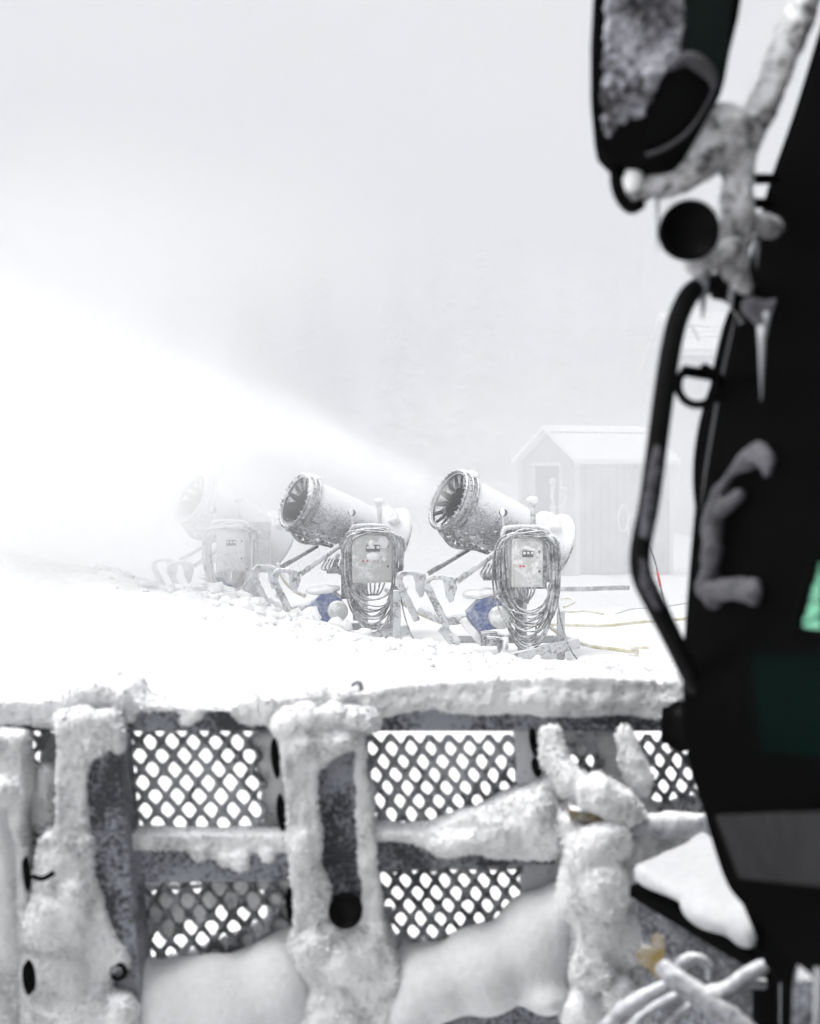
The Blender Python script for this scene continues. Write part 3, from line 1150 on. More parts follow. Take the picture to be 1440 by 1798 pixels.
    fr.build('base_beam', MM['gun_pale'], root)
    fr = MB()
    fr.bar((-.42, -1.15, .04), (.70, -.75, .24), .10, .12)
    fr.build('base_beam', MM['gun_pale'], root)
    ft = MB()
    ft.bar((-.6, -1.0, -.02), (.25, -1.0, .0), .22, .12)
    ft.build('foot_plate', MM['gun_steel'], root)
    for x0, z1, z0, yy in ((.5, .62, -.06, -.7), ):
        lg = MB()
        lg.bar((x0, yy, z0), (x0, yy, z1), .09, .09, up=(0, 1, 0))
        lg.build('leg', MM['gun_pale'], root)
    jk = MB()
    jk.tube([(-.2, -1.14, -.02), (-.2, -1.14, .36)], .035, 10)
    jk.tube([(-.2, -1.14, .33), (-.42, -1.14, .36)], .016, 8)
    jk.ball((-.2, -1.14, .38), .035)
    jk.build('jack', MM['gun_pale'], root)
    js = MB()
    js.ball((-.2, -1.14, .12), (.12, .08, .06))
    js.ball((-.1, -1.14, .09), (.12, .08, .04))
    js.lumpy('snow_cover', M['snow'], root, voxel=.016, smooth=2, amp=((.015, 12),), seed=seed)
    return root


snow_gun(905, 1150, 18.0, 'nearest snow gun with open dark toothed mouth and four sided grey control box', seed=3, dx=-.06, coilw=.365)
snow_gun(629, 1125, 20.0, 'middle snow gun with a larger grey control box and bright blue pump', box=(0.56, 0.68), dx=.09, yaw=3, pitch=-3, seed=8, blue_dy=-.06, coilw=.36, tail=1)
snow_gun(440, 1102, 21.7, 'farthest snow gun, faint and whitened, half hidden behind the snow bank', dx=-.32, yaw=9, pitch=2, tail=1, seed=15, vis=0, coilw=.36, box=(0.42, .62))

# upright post between the two nearer guns
ps = MB()
ps.bar((0, 0, -.2), (0, 0, .45), .1, .1, up=(0, 1, 0))
ps.tube([(0.05, 0, .42), (.12, 0, .44), (.14, 0, .5)], .015, 6)
ps = ps.build('marker_post', M['gun_pale'], bevel=.01)
ps.location = W(697, 1097, 18.6)
tag(ps, 'short square grey post standing in the snow between the two nearer guns', 'post')


# ================================================================ THE SNOW GROOMER (cab, mirror, blade ...)
G0 = Vector((1.3, 1.9, 0.0))
groomer = empty('snow_groomer', G0)
tag(groomer, 'black snow groomer with green glass, its frosted mesh blade raised in front', 'snow groomer')


def gpart(mb, name, mat, parent=None, bevel=0.0, **kw):
    """a part of the groomer; kw present means packed snow"""
    p = parent or groomer
    if kw:
        return mb.lumpy(name, mat, p, off=G0, **kw)
    return mb.build(name, mat, p, off=G0, bevel=bevel)


M['rime_shaded'] = frost_mat('shaded rime on black', (0.02, 0.02, 0.022), (0.10, 0.10, 0.115), 0.6, 25.0, (1.2, 1.8), rough=0.5, patch=6.0, soft=.3)  # rime darkened in its colour for the shade of the cab
M['rime_glass'] = frost_mat('granular rime', (0.03, 0.03, 0.035), (0.5, 0.5, 0.56), 0.52, 75.0, (1.2, 1.8), rough=0.6, patch=10.0, bump=1.0, soft=.16)
M['hose_snow'] = frost_mat('snowed hydraulic hose', (0.05, 0.05, 0.055), (0.36, 0.37, 0.4), 0.66, 40.0, (0.35, 1.2), rough=0.7, patch=6.0, soft=.3)  # rime toned down, shade on the hoses put into this colour
M['arm_snow'] = frost_mat('rimed mirror arm', (0.08, 0.08, 0.085), (0.6, 0.6, 0.62), 0.56, 55.0, (-0.1, 0.7), rough=0.7, patch=14.0, soft=.15)

M['rim_rime'] = frost_mat('thin rim rime', (0.01, 0.01, 0.011), (0.05, 0.05, 0.058), 0.55, 25.0, (1.2, 1.8), rough=0.5, patch=6.0, soft=.3)
M['rime_handle'] = frost_mat('thin bluish rime', (0.006, 0.006, 0.007), (0.085, 0.085, 0.105), 0.5, 30.0, (1.2, 1.8), rough=0.6, patch=12.0, soft=.25)
# ---- cab: a closed section swept towards us, with a side window opening
CD = 2.4
contour = [(1440, 70), (1400, 200), (1358, 320), (1334, 410), (1312, 500), (1280, 560), (1256, 660), (1236, 800), (1220, 960), (1209, 1100), (1205, 1200), (1214, 1330), (1243, 1430), (1274, 1530), (1300, 1574), (1342, 1602), (1347, 1690)]
cp = curve_pts([W(px, py, CD) for px, py in contour], 10)
cp = [W(1700, -420, CD), W(1560, -300, CD), W(1480, -60, CD)] + cp
far = [W(3000, 1690, CD), W(3000, -420, CD)]
WIN = [(1450, 930), (1397, 1108), (1450, 1114)]


def inpoly(x, y, poly):
    c = False
    n = len(poly)
    for i in range(n):
        (x1, y1), (x2, y2) = poly[i], poly[(i + 1) % n]
        if (y1 > y) != (y2 > y) and x < (x2 - x1) * (y - y1) / (y2 - y1) + x1:
            c = not c
    return c


def proj(v):
    return CX + v.x / v.y * F, CY - (v.z - CAMZ) / v.y * F


def resample(p, st):
    out = [p[0]]
    for a, b in zip(p, p[1:]):
        n = max(1, int((b - a).length / st))
        out += [a.lerp(b, (i + 1) / n) for i in range(n)]
    return out


cs = resample(cp, 0.008)
nv = 230
sweep = Vector((0.05, -1.45, 0.0))
side = MB()
sv = [p + sweep * (j / nv) for j in range(nv + 1) for p in cs]
L = len(cs)
sf, sf_all = [], []
for j in range(nv):
    for i in range(L - 1):
        q = (j * L + i, j * L + i + 1, (j + 1) * L + i + 1, (j + 1) * L + i)
        c = (sv[q[0]] + sv[q[2]]) / 2
        sf_all.append(q)
        if c.y > 1.2 and inpoly(*proj(c), WIN):
            continue
        sf.append(q)
side.add(sv, sf, True)
bvh = BVHTree.FromPolygons(sv, sf_all)
cab = gpart(side, 'cab', M['black'])
for m_ in (cab.modifiers.new('t', 'SOLIDIFY'),):
    m_.thickness, m_.offset = 0.012, 0
sh = MB()
p0, p1 = cs[0], cs[-1]
sh.add([p0, far[1], far[1] + sweep, p0 + sweep], [(0, 1, 2, 3)])
sh.add([p1, far[0], far[0] + sweep, p1 + sweep], [(0, 1, 2, 3)])
sh.add([far[0], far[1], far[1] + sweep, far[0] + sweep], [(0, 1, 2, 3)])
bk = [q + sweep for q in cp] + [far[0] + sweep, far[1] + sweep]
sh.add(bk, [tuple(range(len(bk)))])
# front: corner pillar, lower panel and header round the windscreen
inner = [q + Vector((0.13 if q.z < 2.6 else 0.1, 0, 0)) for q in cp]
n = len(cp)
sh.add(cp + inner, [(i, i + 1, n + i + 1, n + i) for i in range(n - 1)])
zb = W(0, 1118, CD).z
zl = W(0, 1690, CD).z
sh.add([Vector((W(1215, 0, CD).x + .04, CD, zb)), Vector((far[0].x, CD, zb)), Vector((far[0].x, CD, zl)), Vector((W(1347, 0, CD).x, CD, zl)), Vector((W(1280, 0, CD).x, CD, W(0, 1530, CD).z))], [(0, 1, 2, 3, 4)])
gpart(sh, 'cab_shell', M['black'])


def hit(px, py, lift=0.0):
    o = Vector((0, 0, CAMZ))
    d = (W(px, py, 1.0) - o).normalized()
    loc, nrm, _, _ = bvh.ray_cast(o, d)
    if loc is None:
        loc, nrm = W(px, py, 1.9), Vector((-1, 0, 0))
    if nrm.dot(d) > 0:
        nrm = -nrm
    return loc + nrm * lift


def cab_patch(quad, lift, nx_=14, ny_=10, th=0.004):
    (a, b, c, d) = [Vector((q[0], q[1])) for q in quad]
    vs = []
    for l in (lift, lift - th):
        for j in range(ny_ + 1):
            for i in range(nx_ + 1):
                u, v = i / nx_, j / ny_
                q = a.lerp(b, u).lerp(d.lerp(c, u), v)
                vs.append(hit(q.x, q.y, l))
    k = nx_ + 1
    tot = k * (ny_ + 1)
    fs = []
    for j in range(ny_):
        for i in range(nx_):
            q = (j * k + i, j * k + i + 1, (j + 1) * k + i + 1, (j + 1) * k + i)
            fs += [q, tuple(x + tot for x in q[::-1])]
    rim = [i for i in range(nx_)] + [nx_ + j * k for j in range(ny_)] + [ny_ * k + nx_ - i for i in range(nx_)] + [(ny_ - j) * k for j in range(ny_)]
    for x, y in zip(rim, rim[1:] + rim[:1]):
        fs.append((x, y, y + tot, x + tot))
    return MB().add(vs, fs)


gpart(cab_patch([(1268, 1428), (1500, 1424), (1500, 1556), (1310, 1538)], 0.012, th=0.014), 'sill_trim', M['grey'])
gpart(cab_patch([(1332, 1150), (1500, 1150), (1500, 1330), (1350, 1322)], 0.009), 'lower_window', M['glass_dark'])
gpart(cab_patch([(1228, 1176), (1312, 1180), (1316, 1268), (1232, 1262)], 0.008), 'step_panel', M['rubber'])
# window glass and its rubber seal
gl = MB()
gl.add([hit(x, y, -0.004) for x, y in [(1520, 800), (1470, 880), (1440, 955), (1393, 1112), (1455, 1119), (1520, 1124)]], [(0, 1, 2, 3, 4, 5)])
gw = gpart(gl, 'side_window', M['glass'])
tag(gw, 'green tinted side window')
wf = MB()
wf.tube([hit(x, y, 0.002) for x, y in [(1452, 925), (1440, 963), (1425, 1013), (1410, 1063), (1398, 1108), (1425, 1112), (1452, 1115)]], 0.006, 8)
gpart(wf, 'window_seal', M['rubber'], gw)
wf = MB()
wf.tube([hit(x, y, -0.006) for x, y in [(1402, 1094), (1418, 1088), (1432, 1078), (1450, 1072)]], 0.0016, 6)
wf.tube([hit(x, y, -0.006) for x, y in [(1412, 1052), (1428, 1056), (1450, 1064)]], 0.0012, 6)
gpart(wf, 'crack', M['rubber'], gw)
tr = MB()
tr.tube([hit(x, y, 0.004) for x, y in [(1300, 548), (1289, 600), (1272, 680), (1259, 755), (1246, 830), (1235, 905)]], [0.003, .005, .006, .006, .005, .002], 8)
gpart(tr, 'edge_trim', M['trim'])
# bulging side deflector along the front corner
df = MB()
df.tube(curve_pts([W(1266, 640, 2.42), W(1246, 720, 2.42), W(1235, 800, 2.42), W(1231, 870, 2.42), W(1232, 940, 2.42)], 6), [.004 + .012 * math.sin(math.pi * i / 24) for i in range(25)], 10)
gpart(df, 'side_deflector', M['rubber'])
gpart(MB().add([Vector((far[0].x * .5 + .3, CD + .01, zb)), Vector((far[0].x, CD + .01, zb)), Vector((far[0].x, CD + .01, 2.9)), Vector((W(1500, 0, CD).x, CD + .01, 2.9)), Vector((W(1400, 0, CD).x, CD + .01, zb))], [(0, 1, 2, 3, 4)]), 'windscreen', M['glass_clear'] if 'glass_clear' in M else glass_mat('clear glass', (0.85, 0.95, 0.9), 0.03))
# seat and wheel dimly inside
# ---- brackets between cab and mirror arm
for a, b in (((1312, 314, 2.2), (1362, 314, 2.38)), ((1312, 357, 2.2), (1350, 357, 2.38))):
    m = MB()
    m.tube([W(*a), W(*b)], .0085, 8)
    gpart(m, 'bracket', M['rubber'])

# ---- mirror
MD = 2.1
mo = [(1052, -120), (1041, 0), (1037, 80), (1037, 170), (1043, 235), (1048, 262), (1072, 288), (1112, 296), (1160, 302), (1182, 300), (1200, 280), (1225, 235), (1255, 180), (1273, 140), (1282, 90), (1297, 30), (1312, -60), (1320, -120)]
mm = MB()
mm.prism([W(x, y, MD) for x, y in mo], (0.012, .085, 0))
mirror = gpart(mm, 'mirror', M['black'], bevel=.008)
fr = MB()
fp = [(1066, -110), (1062, 20), (1060, 90), (1055, 170), (1058, 222), (1066, 245), (1085, 222), (1128, 208), (1142, 178), (1158, 148), (1170, 125), (1196, 100), (1200, 40), (1208, -110)]
fr.prism([W(x, y, MD - .001) for x, y in fp], (0, -.007, 0))
gpart(fr, 'rime_layer', M['rime_glass'], mirror, voxel=.0042, smooth=1, amp=((.006, 70), (.006, 130)))
dk = MB()
dk.prism([W(x, y, MD - .003) for x, y in [(1205, -110), (1202, 90), (1240, 115), (1262, 140), (1276, 100), (1296, -110)]], (0, .004, 0))
gpart(dk, 'mirror_glass', M['mirror_glass'], mirror)
# round wide-angle mirror in the lower corner with a pale rim
rm = MB()
rm.prism([W(x, y, MD - .004) for x, y in [(1196, 118), (1232, 124), (1248, 148), (1232, 190), (1200, 232), (1160, 258), (1128, 262), (1140, 220), (1162, 170)]], (0, -.012, 0))
gpart(rm, 'wide_angle_mirror', M['black'], mirror, bevel=.004)
rm = MB()
rm.tube(curve_pts([W(1175, 122, MD - .026), W(1205, 103, MD - .030), W(1235, 118, MD - .030), W(1254, 148, MD - .030), W(1238, 190, MD - .030), (W(1205, 235, MD - .030)), W(1165, 262, MD - .030), W(1134, 272, MD - .026)], 6), [.004 + .009 * max(0, math.sin(math.pi * min(1, i / 20))) if i < 20 else .0028 for i in range(43)], 8)
gpart(rm, 'mirror_rim', M['rim_rime'], mirror)

# ---- snow caked mirror arms
am = MB()
am.tube(curve_pts([W(1440, -60, 2.2), W(1398, 40, 2.18), W(1362, 130, 2.17), W(1328, 215, 2.16), W(1305, 255, 2.16)], 6), .026, 12)
am.tube(curve_pts([W(1300, 240, 2.16), W(1255, 262, 2.15), W(1205, 300, 2.14), W(1150, 325, 2.14), W(1105, 345, 2.13)], 6), [.036, .037, .038, .038, .038, .038, .037, .036, .035, .034, .032, .030, .028, .027, .026, .025, .024, .022, .021, .02, .02, .02, .018, .018, .018], 12)
am.ball(W(1268, 225, 2.15), (.05, .04, .035))
am.ball(W(1240, 262, 2.15), (.045, .04, .03))
am.tube(curve_pts([W(1305, 255, 2.16), W(1296, 320, 2.16), W(1293, 400, 2.16), W(1290, 460, 2.17), W(1300, 510, 2.2), W(1325, 560, 2.28)], 6), [.026] * 12 + [.024] * 8 + [.02] * 11, 12)
am.tube([W(1300, 388, 2.17), W(1340, 392, 2.2), W(1352, 402, 2.24)], [.014, .018, .016], 10)
am.ball(W(1350, 398, 2.22), .019)
arm = gpart(am, 'mirror_arm', M['arm_snow'], voxel=.006, smooth=4, amp=((.014, 13), (.009, 45), (.005, 90)), seed=2.0)
lp = MB()
lp.tube(curve_pts([W(1084, 268, 2.13), W(1082, 315, 2.13), W(1090, 345, 2.13), W(1108, 365, 2.13), W(1128, 355, 2.13)], 6), .0095, 10)
gpart(lp, 'clamp_loop', M['rubber'])
bl = MB()
bl.ball(W(1112, 312, 2.12), (.017, .017, .022))
gpart(bl, 'snow_knob', M['snow'], arm, voxel=.005, smooth=2, amp=((.004, 30),))
ic_ = MB()
for x, y0, y1, d, r in ((1154, 335, 445, 2.13, .0035), (1234, 470, 560, 2.14, .011), (1224, 470, 520, 2.14, .008), (1329, 420, 472, 2.2, .005), (1337, 572, 704, 2.02, .0065), (1160, 330, 352, 2.13, .008), (1346, 548, 590, 2.04, .005), (1283, 500, 548, 2.18, .007)):
    ic_.tube([W(x, y0, d), W(x + 1, y0 + (y1 - y0) * .35, d), W(x, y1, d)], [r, r * .75, r * .12], 8)
gpart(ic_, 'icicle', M['ice'], arm)
lg = MB()
lg.tube(curve_pts([W(1300, 425, 2.16), W(1262, 448, 2.14), W(1230, 468, 2.13), (W(1214, 478, 2.13))], 6), [.020, .020, .019, .019, .018, .018, .018, .018, .018, .018, .017, .016, .016, .015, .014, .013, .012, .012, .01], 10)
lg.ball(W(1222, 462, 2.13), (.018, .018, .016))
gpart(lg, 'lamp_arm', M['arm_snow'], voxel=.005, smooth=3, amp=((.008, 22),), seed=5.0)
bkt = MB()
bkt.prism([W(x, y, 2.10) for x, y in [(1310, 520), (1352, 528), (1392, 512), (1398, 545), (1372, 562), (1335, 570), (1305, 545)]], (0, .04, 0))
gpart(bkt, 'snowed_bracket', M['rime_shaded'], voxel=.006, smooth=4, amp=((.008, 18),), seed=1.0)
dkb = MB()
dkb.tube(curve_pts([W(1255, 498, 2.2), W(1290, 508, 2.2), W(1320, 540, 2.24), W(1345, 575, 2.28)], 5), .024, 10)
gpart(dkb, 'arm_socket', M['rubber'])

# ---- round work light
wl = MB()
wl.lathe(W(1209, 406, 2.1), (0.05, -1, 0.0), [(-.07, 0), (-.06, .03), (-.02, .041), (0, .0445), (.012, .0445), (.014, .041), (.004, .038), (.0, 0)], 40)
light = gpart(wl, 'work_light', M['rubber'])
wl = MB()
for k in range(9):
    a = math.pi * (.2 + .6 * k / 8)
    wl.ball(W(1209, 406, 2.13) + Vector((.043 * math.cos(a), 0, .043 * math.sin(a))), (.009, .02, .006))
gpart(wl, 'snow_cover', M['snow'], light, voxel=.004, smooth=2, amp=((.003, 40),))

# ---- grab handle and the coiled cable through it
hd = MB()
hc = curve_pts([W(1310, 500, 2.3), W(1255, 498, 2.2), W(1218, 510, 2.14), W(1196, 545, 2.12), W(1182, 592, 2.11), W(1168, 675, 2.1), W(1150, 811, 2.1), W(1139, 889, 2.1), W(1125, 962, 2.1), W(1127, 1010, 2.1), W(1151, 1062, 2.14), W(1180, 1119, 2.2), W(1222, 1205, 2.32)], 6)
hd.tube(hc, .0158, 16)
handle = gpart(hd, 'grab_handle', M['tube'])
sc_ = MB()
sc_.tube(curve_pts([W(1160, 745, 2.088), W(1153, 800, 2.086), W(1146, 850, 2.085), W(1140, 900, 2.085), W(1131, 945, 2.085)], 5), [.003, .004, .005, .006, .007, .008, .008, .009, .009, .010, .010, .010, .010, .010, .011, .012, .012, .012, .012, .010, .008], 10)
gpart(sc_, 'rime_layer', M['rime_handle'], handle, voxel=.004, smooth=3, amp=((.005, 30), (.003, 80)), seed=2.5)
sc_ = MB()
sc_.tube([W(1126, 975, 2.087), W(1130, 1010, 2.087), W(1142, 1042, 2.09), W(1158, 1066, 2.12)], [.007, .010, .010, .006], 10)
gpart(sc_, 'rime_layer', M['rime_handle'], handle, voxel=.004, smooth=3, amp=((.005, 30), (.003, 80)), seed=2.9)
cc = MB()
n = 340
ctr = []
for i in range(n + 1):
    t = i / n
    a = R(70) + t * R(300) * -1 + R(0)
    ctr.append(W(1222 + 34 * math.cos(a) + 3, 677 - 34 * math.sin(a) * 1.0, 2.16))
pts = []
for i, c in enumerate(ctr):
    nx_ = (ctr[min(i + 1, n)] - ctr[max(i - 1, 0)]).normalized()
    u_ = Vector((0, 1, 0))
    v_ = nx_.cross(u_).normalized()
    a = i * 2 * math.pi / 9
    pts.append(c + (u_ * math.cos(a) + v_ * math.sin(a)) * .0045)
cc.tube(pts, .0026, 6)
cc.tube(curve_pts([ctr[0], W(1252, 655, 2.2), W(1262, 662, 2.3)], 5), .007, 8)
cc.tube(curve_pts([ctr[-1], W(1262, 665, 2.25), W(1258, 700, 2.3)], 5), .009, 8)
gpart(cc, 'coiled_cable', M['rubber'])

# ---- snow crusted door handle on the dark side
dh = MB()
dh.tube([hit(x, y, .022) for x, y in [(1376, 845), (1374, 812), (1358, 798), (1335, 812), (1312, 830), (1300, 846), (1290, 862), (1284, 885), (1275, 925), (1277, 965), (1272, 1005), (1267, 1040), (1278, 1064)]], [.006, .012, .017, .012, .008, .008, .010, .019, .020, .018, .017, .020, .013], 12)
dh.tube([hit(x, y, .02) for x, y in [(1326, 868), (1306, 884), (1284, 900)]], [.008, .012, .012], 10)
dh.tube([hit(x, y, .02) for x, y in [(1270, 1042), (1300, 1034), (1330, 1034), (1350, 1046)]], [.014, .015, .018, .013], 12)
for x, y, r in ((1270, 1042, .013), (1300, 1032, .012), (1325, 1030, .015), (1345, 1036, .016), (1350, 1050, .012), (1276, 975, .011)):
    dh.ball(hit(x, y, .02), r)
dhh = gpart(dh, 'door_handle', M['rime_shaded'], voxel=.004, smooth=4, amp=((.006, 30), (.002, 90)), seed=3.0)
tag(dhh, 'door handle crusted with shaded snow')


# ---- the blade -------------------------------------------------------------
def BD(px):
    return 3.45 + 0.25 * px / 1440


def BP(px, py, off=0.0):
    return W(px, py, BD(px) - off)


def slab(mb, poly, off, th):
    return mb.prism([BP(x, y, off) for x, y in poly], (0, th, 0))


K = 3.5 / F
# rails
m = MB()
slab(m, [(-420, 1240), (1236, 1240), (1236, 1285), (-420, 1285)], .03, .13)
m.prism([BP(1236, 1240, .03), BP(2300, 1240, .03), BP(2300, 1285, .03), BP(1236, 1285, .03)], (0, .13, 0))
blade = gpart(m, 'blade', M['rimed'], bevel=.006)
m = MB()
slab(m, [(226, 1492), (510, 1490), (510, 1548), (230, 1552)], .04, .09)
gpart(m, 'cross_rail', M['rimed'], blade, bevel=.005)
m = MB()
slab(m, [(652, 1474), (975, 1462), (975, 1518), (655, 1530)], .04, .09)
gpart(m, 'cross_rail', M['rimed'], blade, bevel=.005)
m = MB()
slab(m, [(700, 1752), (1040, 1738), (1040, 1850), (700, 1850)], .07, .09)
gpart(m, 'cross_rail', M['rimed'], blade, bevel=.005)
# ribs
m = MB()
slab(m, [(118, 1284), (207, 1284), (216, 1400), (228, 1520), (247, 1735), (247, 1860), (120, 1860)], .10, .16)
gpart(m, 'rib', M['rimed'], blade, bevel=.003)
m = MB()
slab(m, [(545, 1300), (645, 1300), (660, 1570), (560, 1570)], .045, .05)
slab(m, [(520, 1284), (640, 1284), (690, 1860), (540, 1860)], .0, .10)
gpart(m, 'rib', M['rimed'], blade)
m = MB()
slab(m, [(905, 1284), (975, 1284), (1010, 1860), (930, 1860)], -.01, .12)
gpart(m, 'rib', M['rimed_pale'], blade)
# back plate: the solid parts between the mesh panels
m = MB()
TB = -.055
for poly in ([(-420, 1283), (38, 1283), (44, 1420), (-420, 1420)], [(-420, 1400), (215, 1400), (250, 1870), (-420, 1870)],
             [(64, 1284), (205, 1284), (225, 1470), (66, 1470)], [(444, 1284), (636, 1284), (668, 1600), (470, 1610), (462, 1460)],
             [(205, 1462), (520, 1455), (520, 1490), (210, 1490)], [(232, 1555), (640, 1545), (640, 1560), (240, 1566)], [(640, 1452), (760, 1462), (860, 1430), (970, 1380), (1000, 1480), (980, 1524), (650, 1536)],
             [(470, 1590), (690, 1590), (700, 1870), (480, 1870)], [(245, 1690), (330, 1668), (480, 1612), (500, 1870), (245, 1870)],
             [(690, 1640), (760, 1650), (880, 1610), (945, 1560), (1010, 1520), (1030, 1870), (680, 1870)],
             [(906, 1284), (990, 1284), (1000, 1400), (920, 1400)], [(1040, 1284), (1104, 1284), (1112, 1400), (1050, 1420)],
             [(985, 1350), (1120, 1360), (1150, 1410), (1300, 1375), (2300, 1375), (2300, 1870), (985, 1870)]):
    slab(m, poly, TB, .03)
bp_ = gpart(m, 'back_plate', M['snow_blade'], blade, voxel=.011, smooth=3, amp=((.014, 6), (.010, 22), (.007, 55)), seed=4.0)


def mesh_panel(poly, x0, y0, pw, ph, lean, off=-.045, drop=None, seed=0, fill=None):
    """expanded metal: strands along the edges of a diamond lattice, rounded where they join"""
    rn = random.Random(seed)
    xs_ = [p[0] for p in poly]
    ys_ = [p[1] for p in poly]
    m = MB()
    seen = set()
    plugs = MB()
    np_ = 0
    nj = int((max(ys_) - y0) / (ph / 2)) + 2
    for j in range(-2, nj + 1):
        cy = y0 + j * ph / 2
        for i in range(-14, int((max(xs_) - min(xs_)) / pw) + 4):
            cx = x0 + i * pw + (j % 2) * pw / 2 + lean * (cy - y0)
            cs_ = [(cx + pw / 2, cy), (cx + lean * ph / 2, cy + ph / 2), (cx - pw / 2, cy), (cx - lean * ph / 2, cy - ph / 2)]
            for a, b in zip(cs_, cs_[1:] + cs_[:1]):
                mx, my = (a[0] + b[0]) / 2, (a[1] + b[1]) / 2
                k = (round(mx / 4), round(my / 4))
                if k in seen or any((k[0] + dx, k[1] + dy) in seen for dx in (-1, 0, 1) for dy in (-1, 0, 1)) or not inpoly(mx, my, poly):
                    continue
                seen.add(k)
                r = .0062 + .0016 * rn.random()
                m.tube([BP(*a, off), BP(*b, off)], [r * 1.22, r * 1.22], 6)
                if rn.random() < .25:
                    m.ball(BP(a[0], a[1] + 3, off + .002), .0115 + .004 * rn.random(), 8, 6)
            if fill and inpoly(cx, cy, fill[0]) and rn.random() < fill[1]:
                plugs.ball(BP(cx, cy, off - .002), (pw * .5 * K, .010, ph * .52 * K), 8, 6)
                np_ += 1
    p = gpart(m, 'mesh_panel', M['screen'], blade, voxel=.0038, smooth=3, amp=((.002, 60),), seed=seed)
    if np_:
        gpart(plugs, 'snow_plug', M['snow_blade'], p, voxel=.005, smooth=2, amp=((.004, 60),), seed=seed)


mesh_panel([(196, 1280), (450, 1280), (466, 1475), (200, 1475)], 225, 1303, 38.4, 47.5, .10, seed=1)
mesh_panel([(225, 1545), (490, 1540), (500, 1640), (400, 1690), (230, 1720)], 246, 1532, 38.4, 47.5, .12, seed=2, fill=([(225, 1540), (500, 1535), (480, 1572), (400, 1590), (340, 1620), (255, 1640), (225, 1640)], .9))
mesh_panel([(620, 1280), (925, 1280), (985, 1340), (985, 1380), (850, 1450), (760, 1470), (630, 1470)], 633, 1291, 34.3, 46, .15, seed=3)
mesh_panel([(640, 1535), (975, 1520), (990, 1540), (880, 1640), (760, 1680), (680, 1650), (650, 1600)], 678, 1545, 34.3, 45, .14, seed=4)
mesh_panel([(975, 1280), (1052, 1280), (1060, 1370), (985, 1370)], 1000, 1291, 31, 45, .15, seed=5, fill=([(975, 1280), (1060, 1280), (1060, 1330), (985, 1330)], .5))
mesh_panel([(1090, 1280), (1300, 1280), (1300, 1430), (1170, 1430), (1100, 1360)], 1121, 1290, 31, 45, .15, seed=6)
mesh_panel([(30, 1280), (80, 1280), (80, 1410), (30, 1410)], 52, 1306, 38, 47, .1, seed=7)

# snow on the top rail
m = MB()
top = [(-420, 1222), (-200, 1228), (0, 1230), (105, 1226), (125, 1208), (160, 1204), (225, 1208), (240, 1236), (300, 1240), (400, 1244), (440, 1230), (520, 1222), (580, 1212), (640, 1216), (700, 1204), (800, 1196), (900, 1190), (1050, 1188), (1195, 1196), (1205, 1230)]
bot = [(1205, 1262), (1150, 1262), (1000, 1256), (860, 1254), (700, 1254), (640, 1262), (600, 1280), (500, 1284), (425, 1275), (400, 1252), (240, 1246), (232, 1268), (120, 1276), (0, 1280), (-420, 1280)]
slab(m, top + bot, .05, .19)
m.tube([BP(640, 1226, -.05), BP(900, 1212, -.05), BP(1190, 1212, -.05)], .045, 10)
m.tube([BP(640, 1234, .02), BP(900, 1228, .03), BP(1190, 1228, .02)], .035, 10)
for px, py, r in ((175, 1222, .04), (140, 1228, .035), (210, 1228, .03), (560, 1232, .04), (600, 1228, .035), (345, 1252, .022), (330, 1262, .02), (470, 1245, .03)):
    m.ball(BP(px, py, .04), r)
m.tube([BP(1200, 1225, 0), BP(1185, 1290, .02), BP(1175, 1318, .02)], [.05, .035, .01], 10)
gpart(m, 'rail_snow', M['snow_blade'], blade, voxel=.008, smooth=3, amp=((.024, 9), (.016, 26), (.010, 60)), seed=6.0)
m = MB()
m.tube(curve_pts([BP(617, 1204, .03), BP(626, 1197, .03), BP(634, 1203, .03), BP(632, 1218, .03)], 5), .006, 8)
gpart(m, 'wire_hook', M['rimed'], blade)

# snow packed round the ribs
m = MB()
for px, py, rx in ((118, 1270, 26), (150, 1262, 30), (190, 1262, 28)):
    m.ball(BP(px, py, .07), (rx * K, .055, 22 * K), 12, 8)
slab(m, [(96, 1278), (216, 1278), (214, 1325), (188, 1316), (152, 1342), (150, 1450), (158, 1500), (100, 1500), (98, 1400)], .12, .12)
slab(m, [(70, 1470), (158, 1470), (168, 1560), (200, 1650), (226, 1700), (190, 1700), (192, 1740), (240, 1760), (240, 1870), (40, 1870), (48, 1540)], .125, .15)
for px, py, rx, rz, o in ((105, 1540, 50, 60, .1), (90, 1620, 50, 60, .12), (130, 1600, 30, 60, .13), (75, 1420, 30, 45, .02), (95, 1720, 60, 70, .12), (150, 1780, 60, 50, .12), (80, 1380, 22, 40, .0), (215, 1775, 30, 28, .13)):
    m.ball(BP(px, py, o), (rx * K, .05, rz * K), 14, 10)
gpart(m, 'rib_snow', M['snow_blade'], blade, voxel=.009, smooth=4, amp=((.024, 8), (.014, 20), (.009, 50), (.006, 95)), seed=7.0)
m = MB()
slab(m, [(494, 1280), (560, 1280), (558, 1420), (562, 1520), (578, 1560), (576, 1640), (516, 1640), (506, 1500)], .09, .13)
for px, py, rx in ((505, 1268, 30), (540, 1258, 34), (580, 1256, 34), (618, 1262, 28), (648, 1262, 24)):
    m.ball(BP(px, py, .05), (rx * K, .055, 26 * K), 12, 8)
slab(m, [(494, 1276), (634, 1276), (634, 1306), (592, 1322), (560, 1354), (496, 1354)], .09, .13)
slab(m, [(624, 1345), (636, 1296), (652, 1400), (660, 1500), (672, 1640), (634, 1640), (640, 1570), (626, 1490)], .08, .12)
slab(m, [(516, 1628), (672, 1628), (700, 1700), (710, 1870), (512, 1870)], .09, .12)
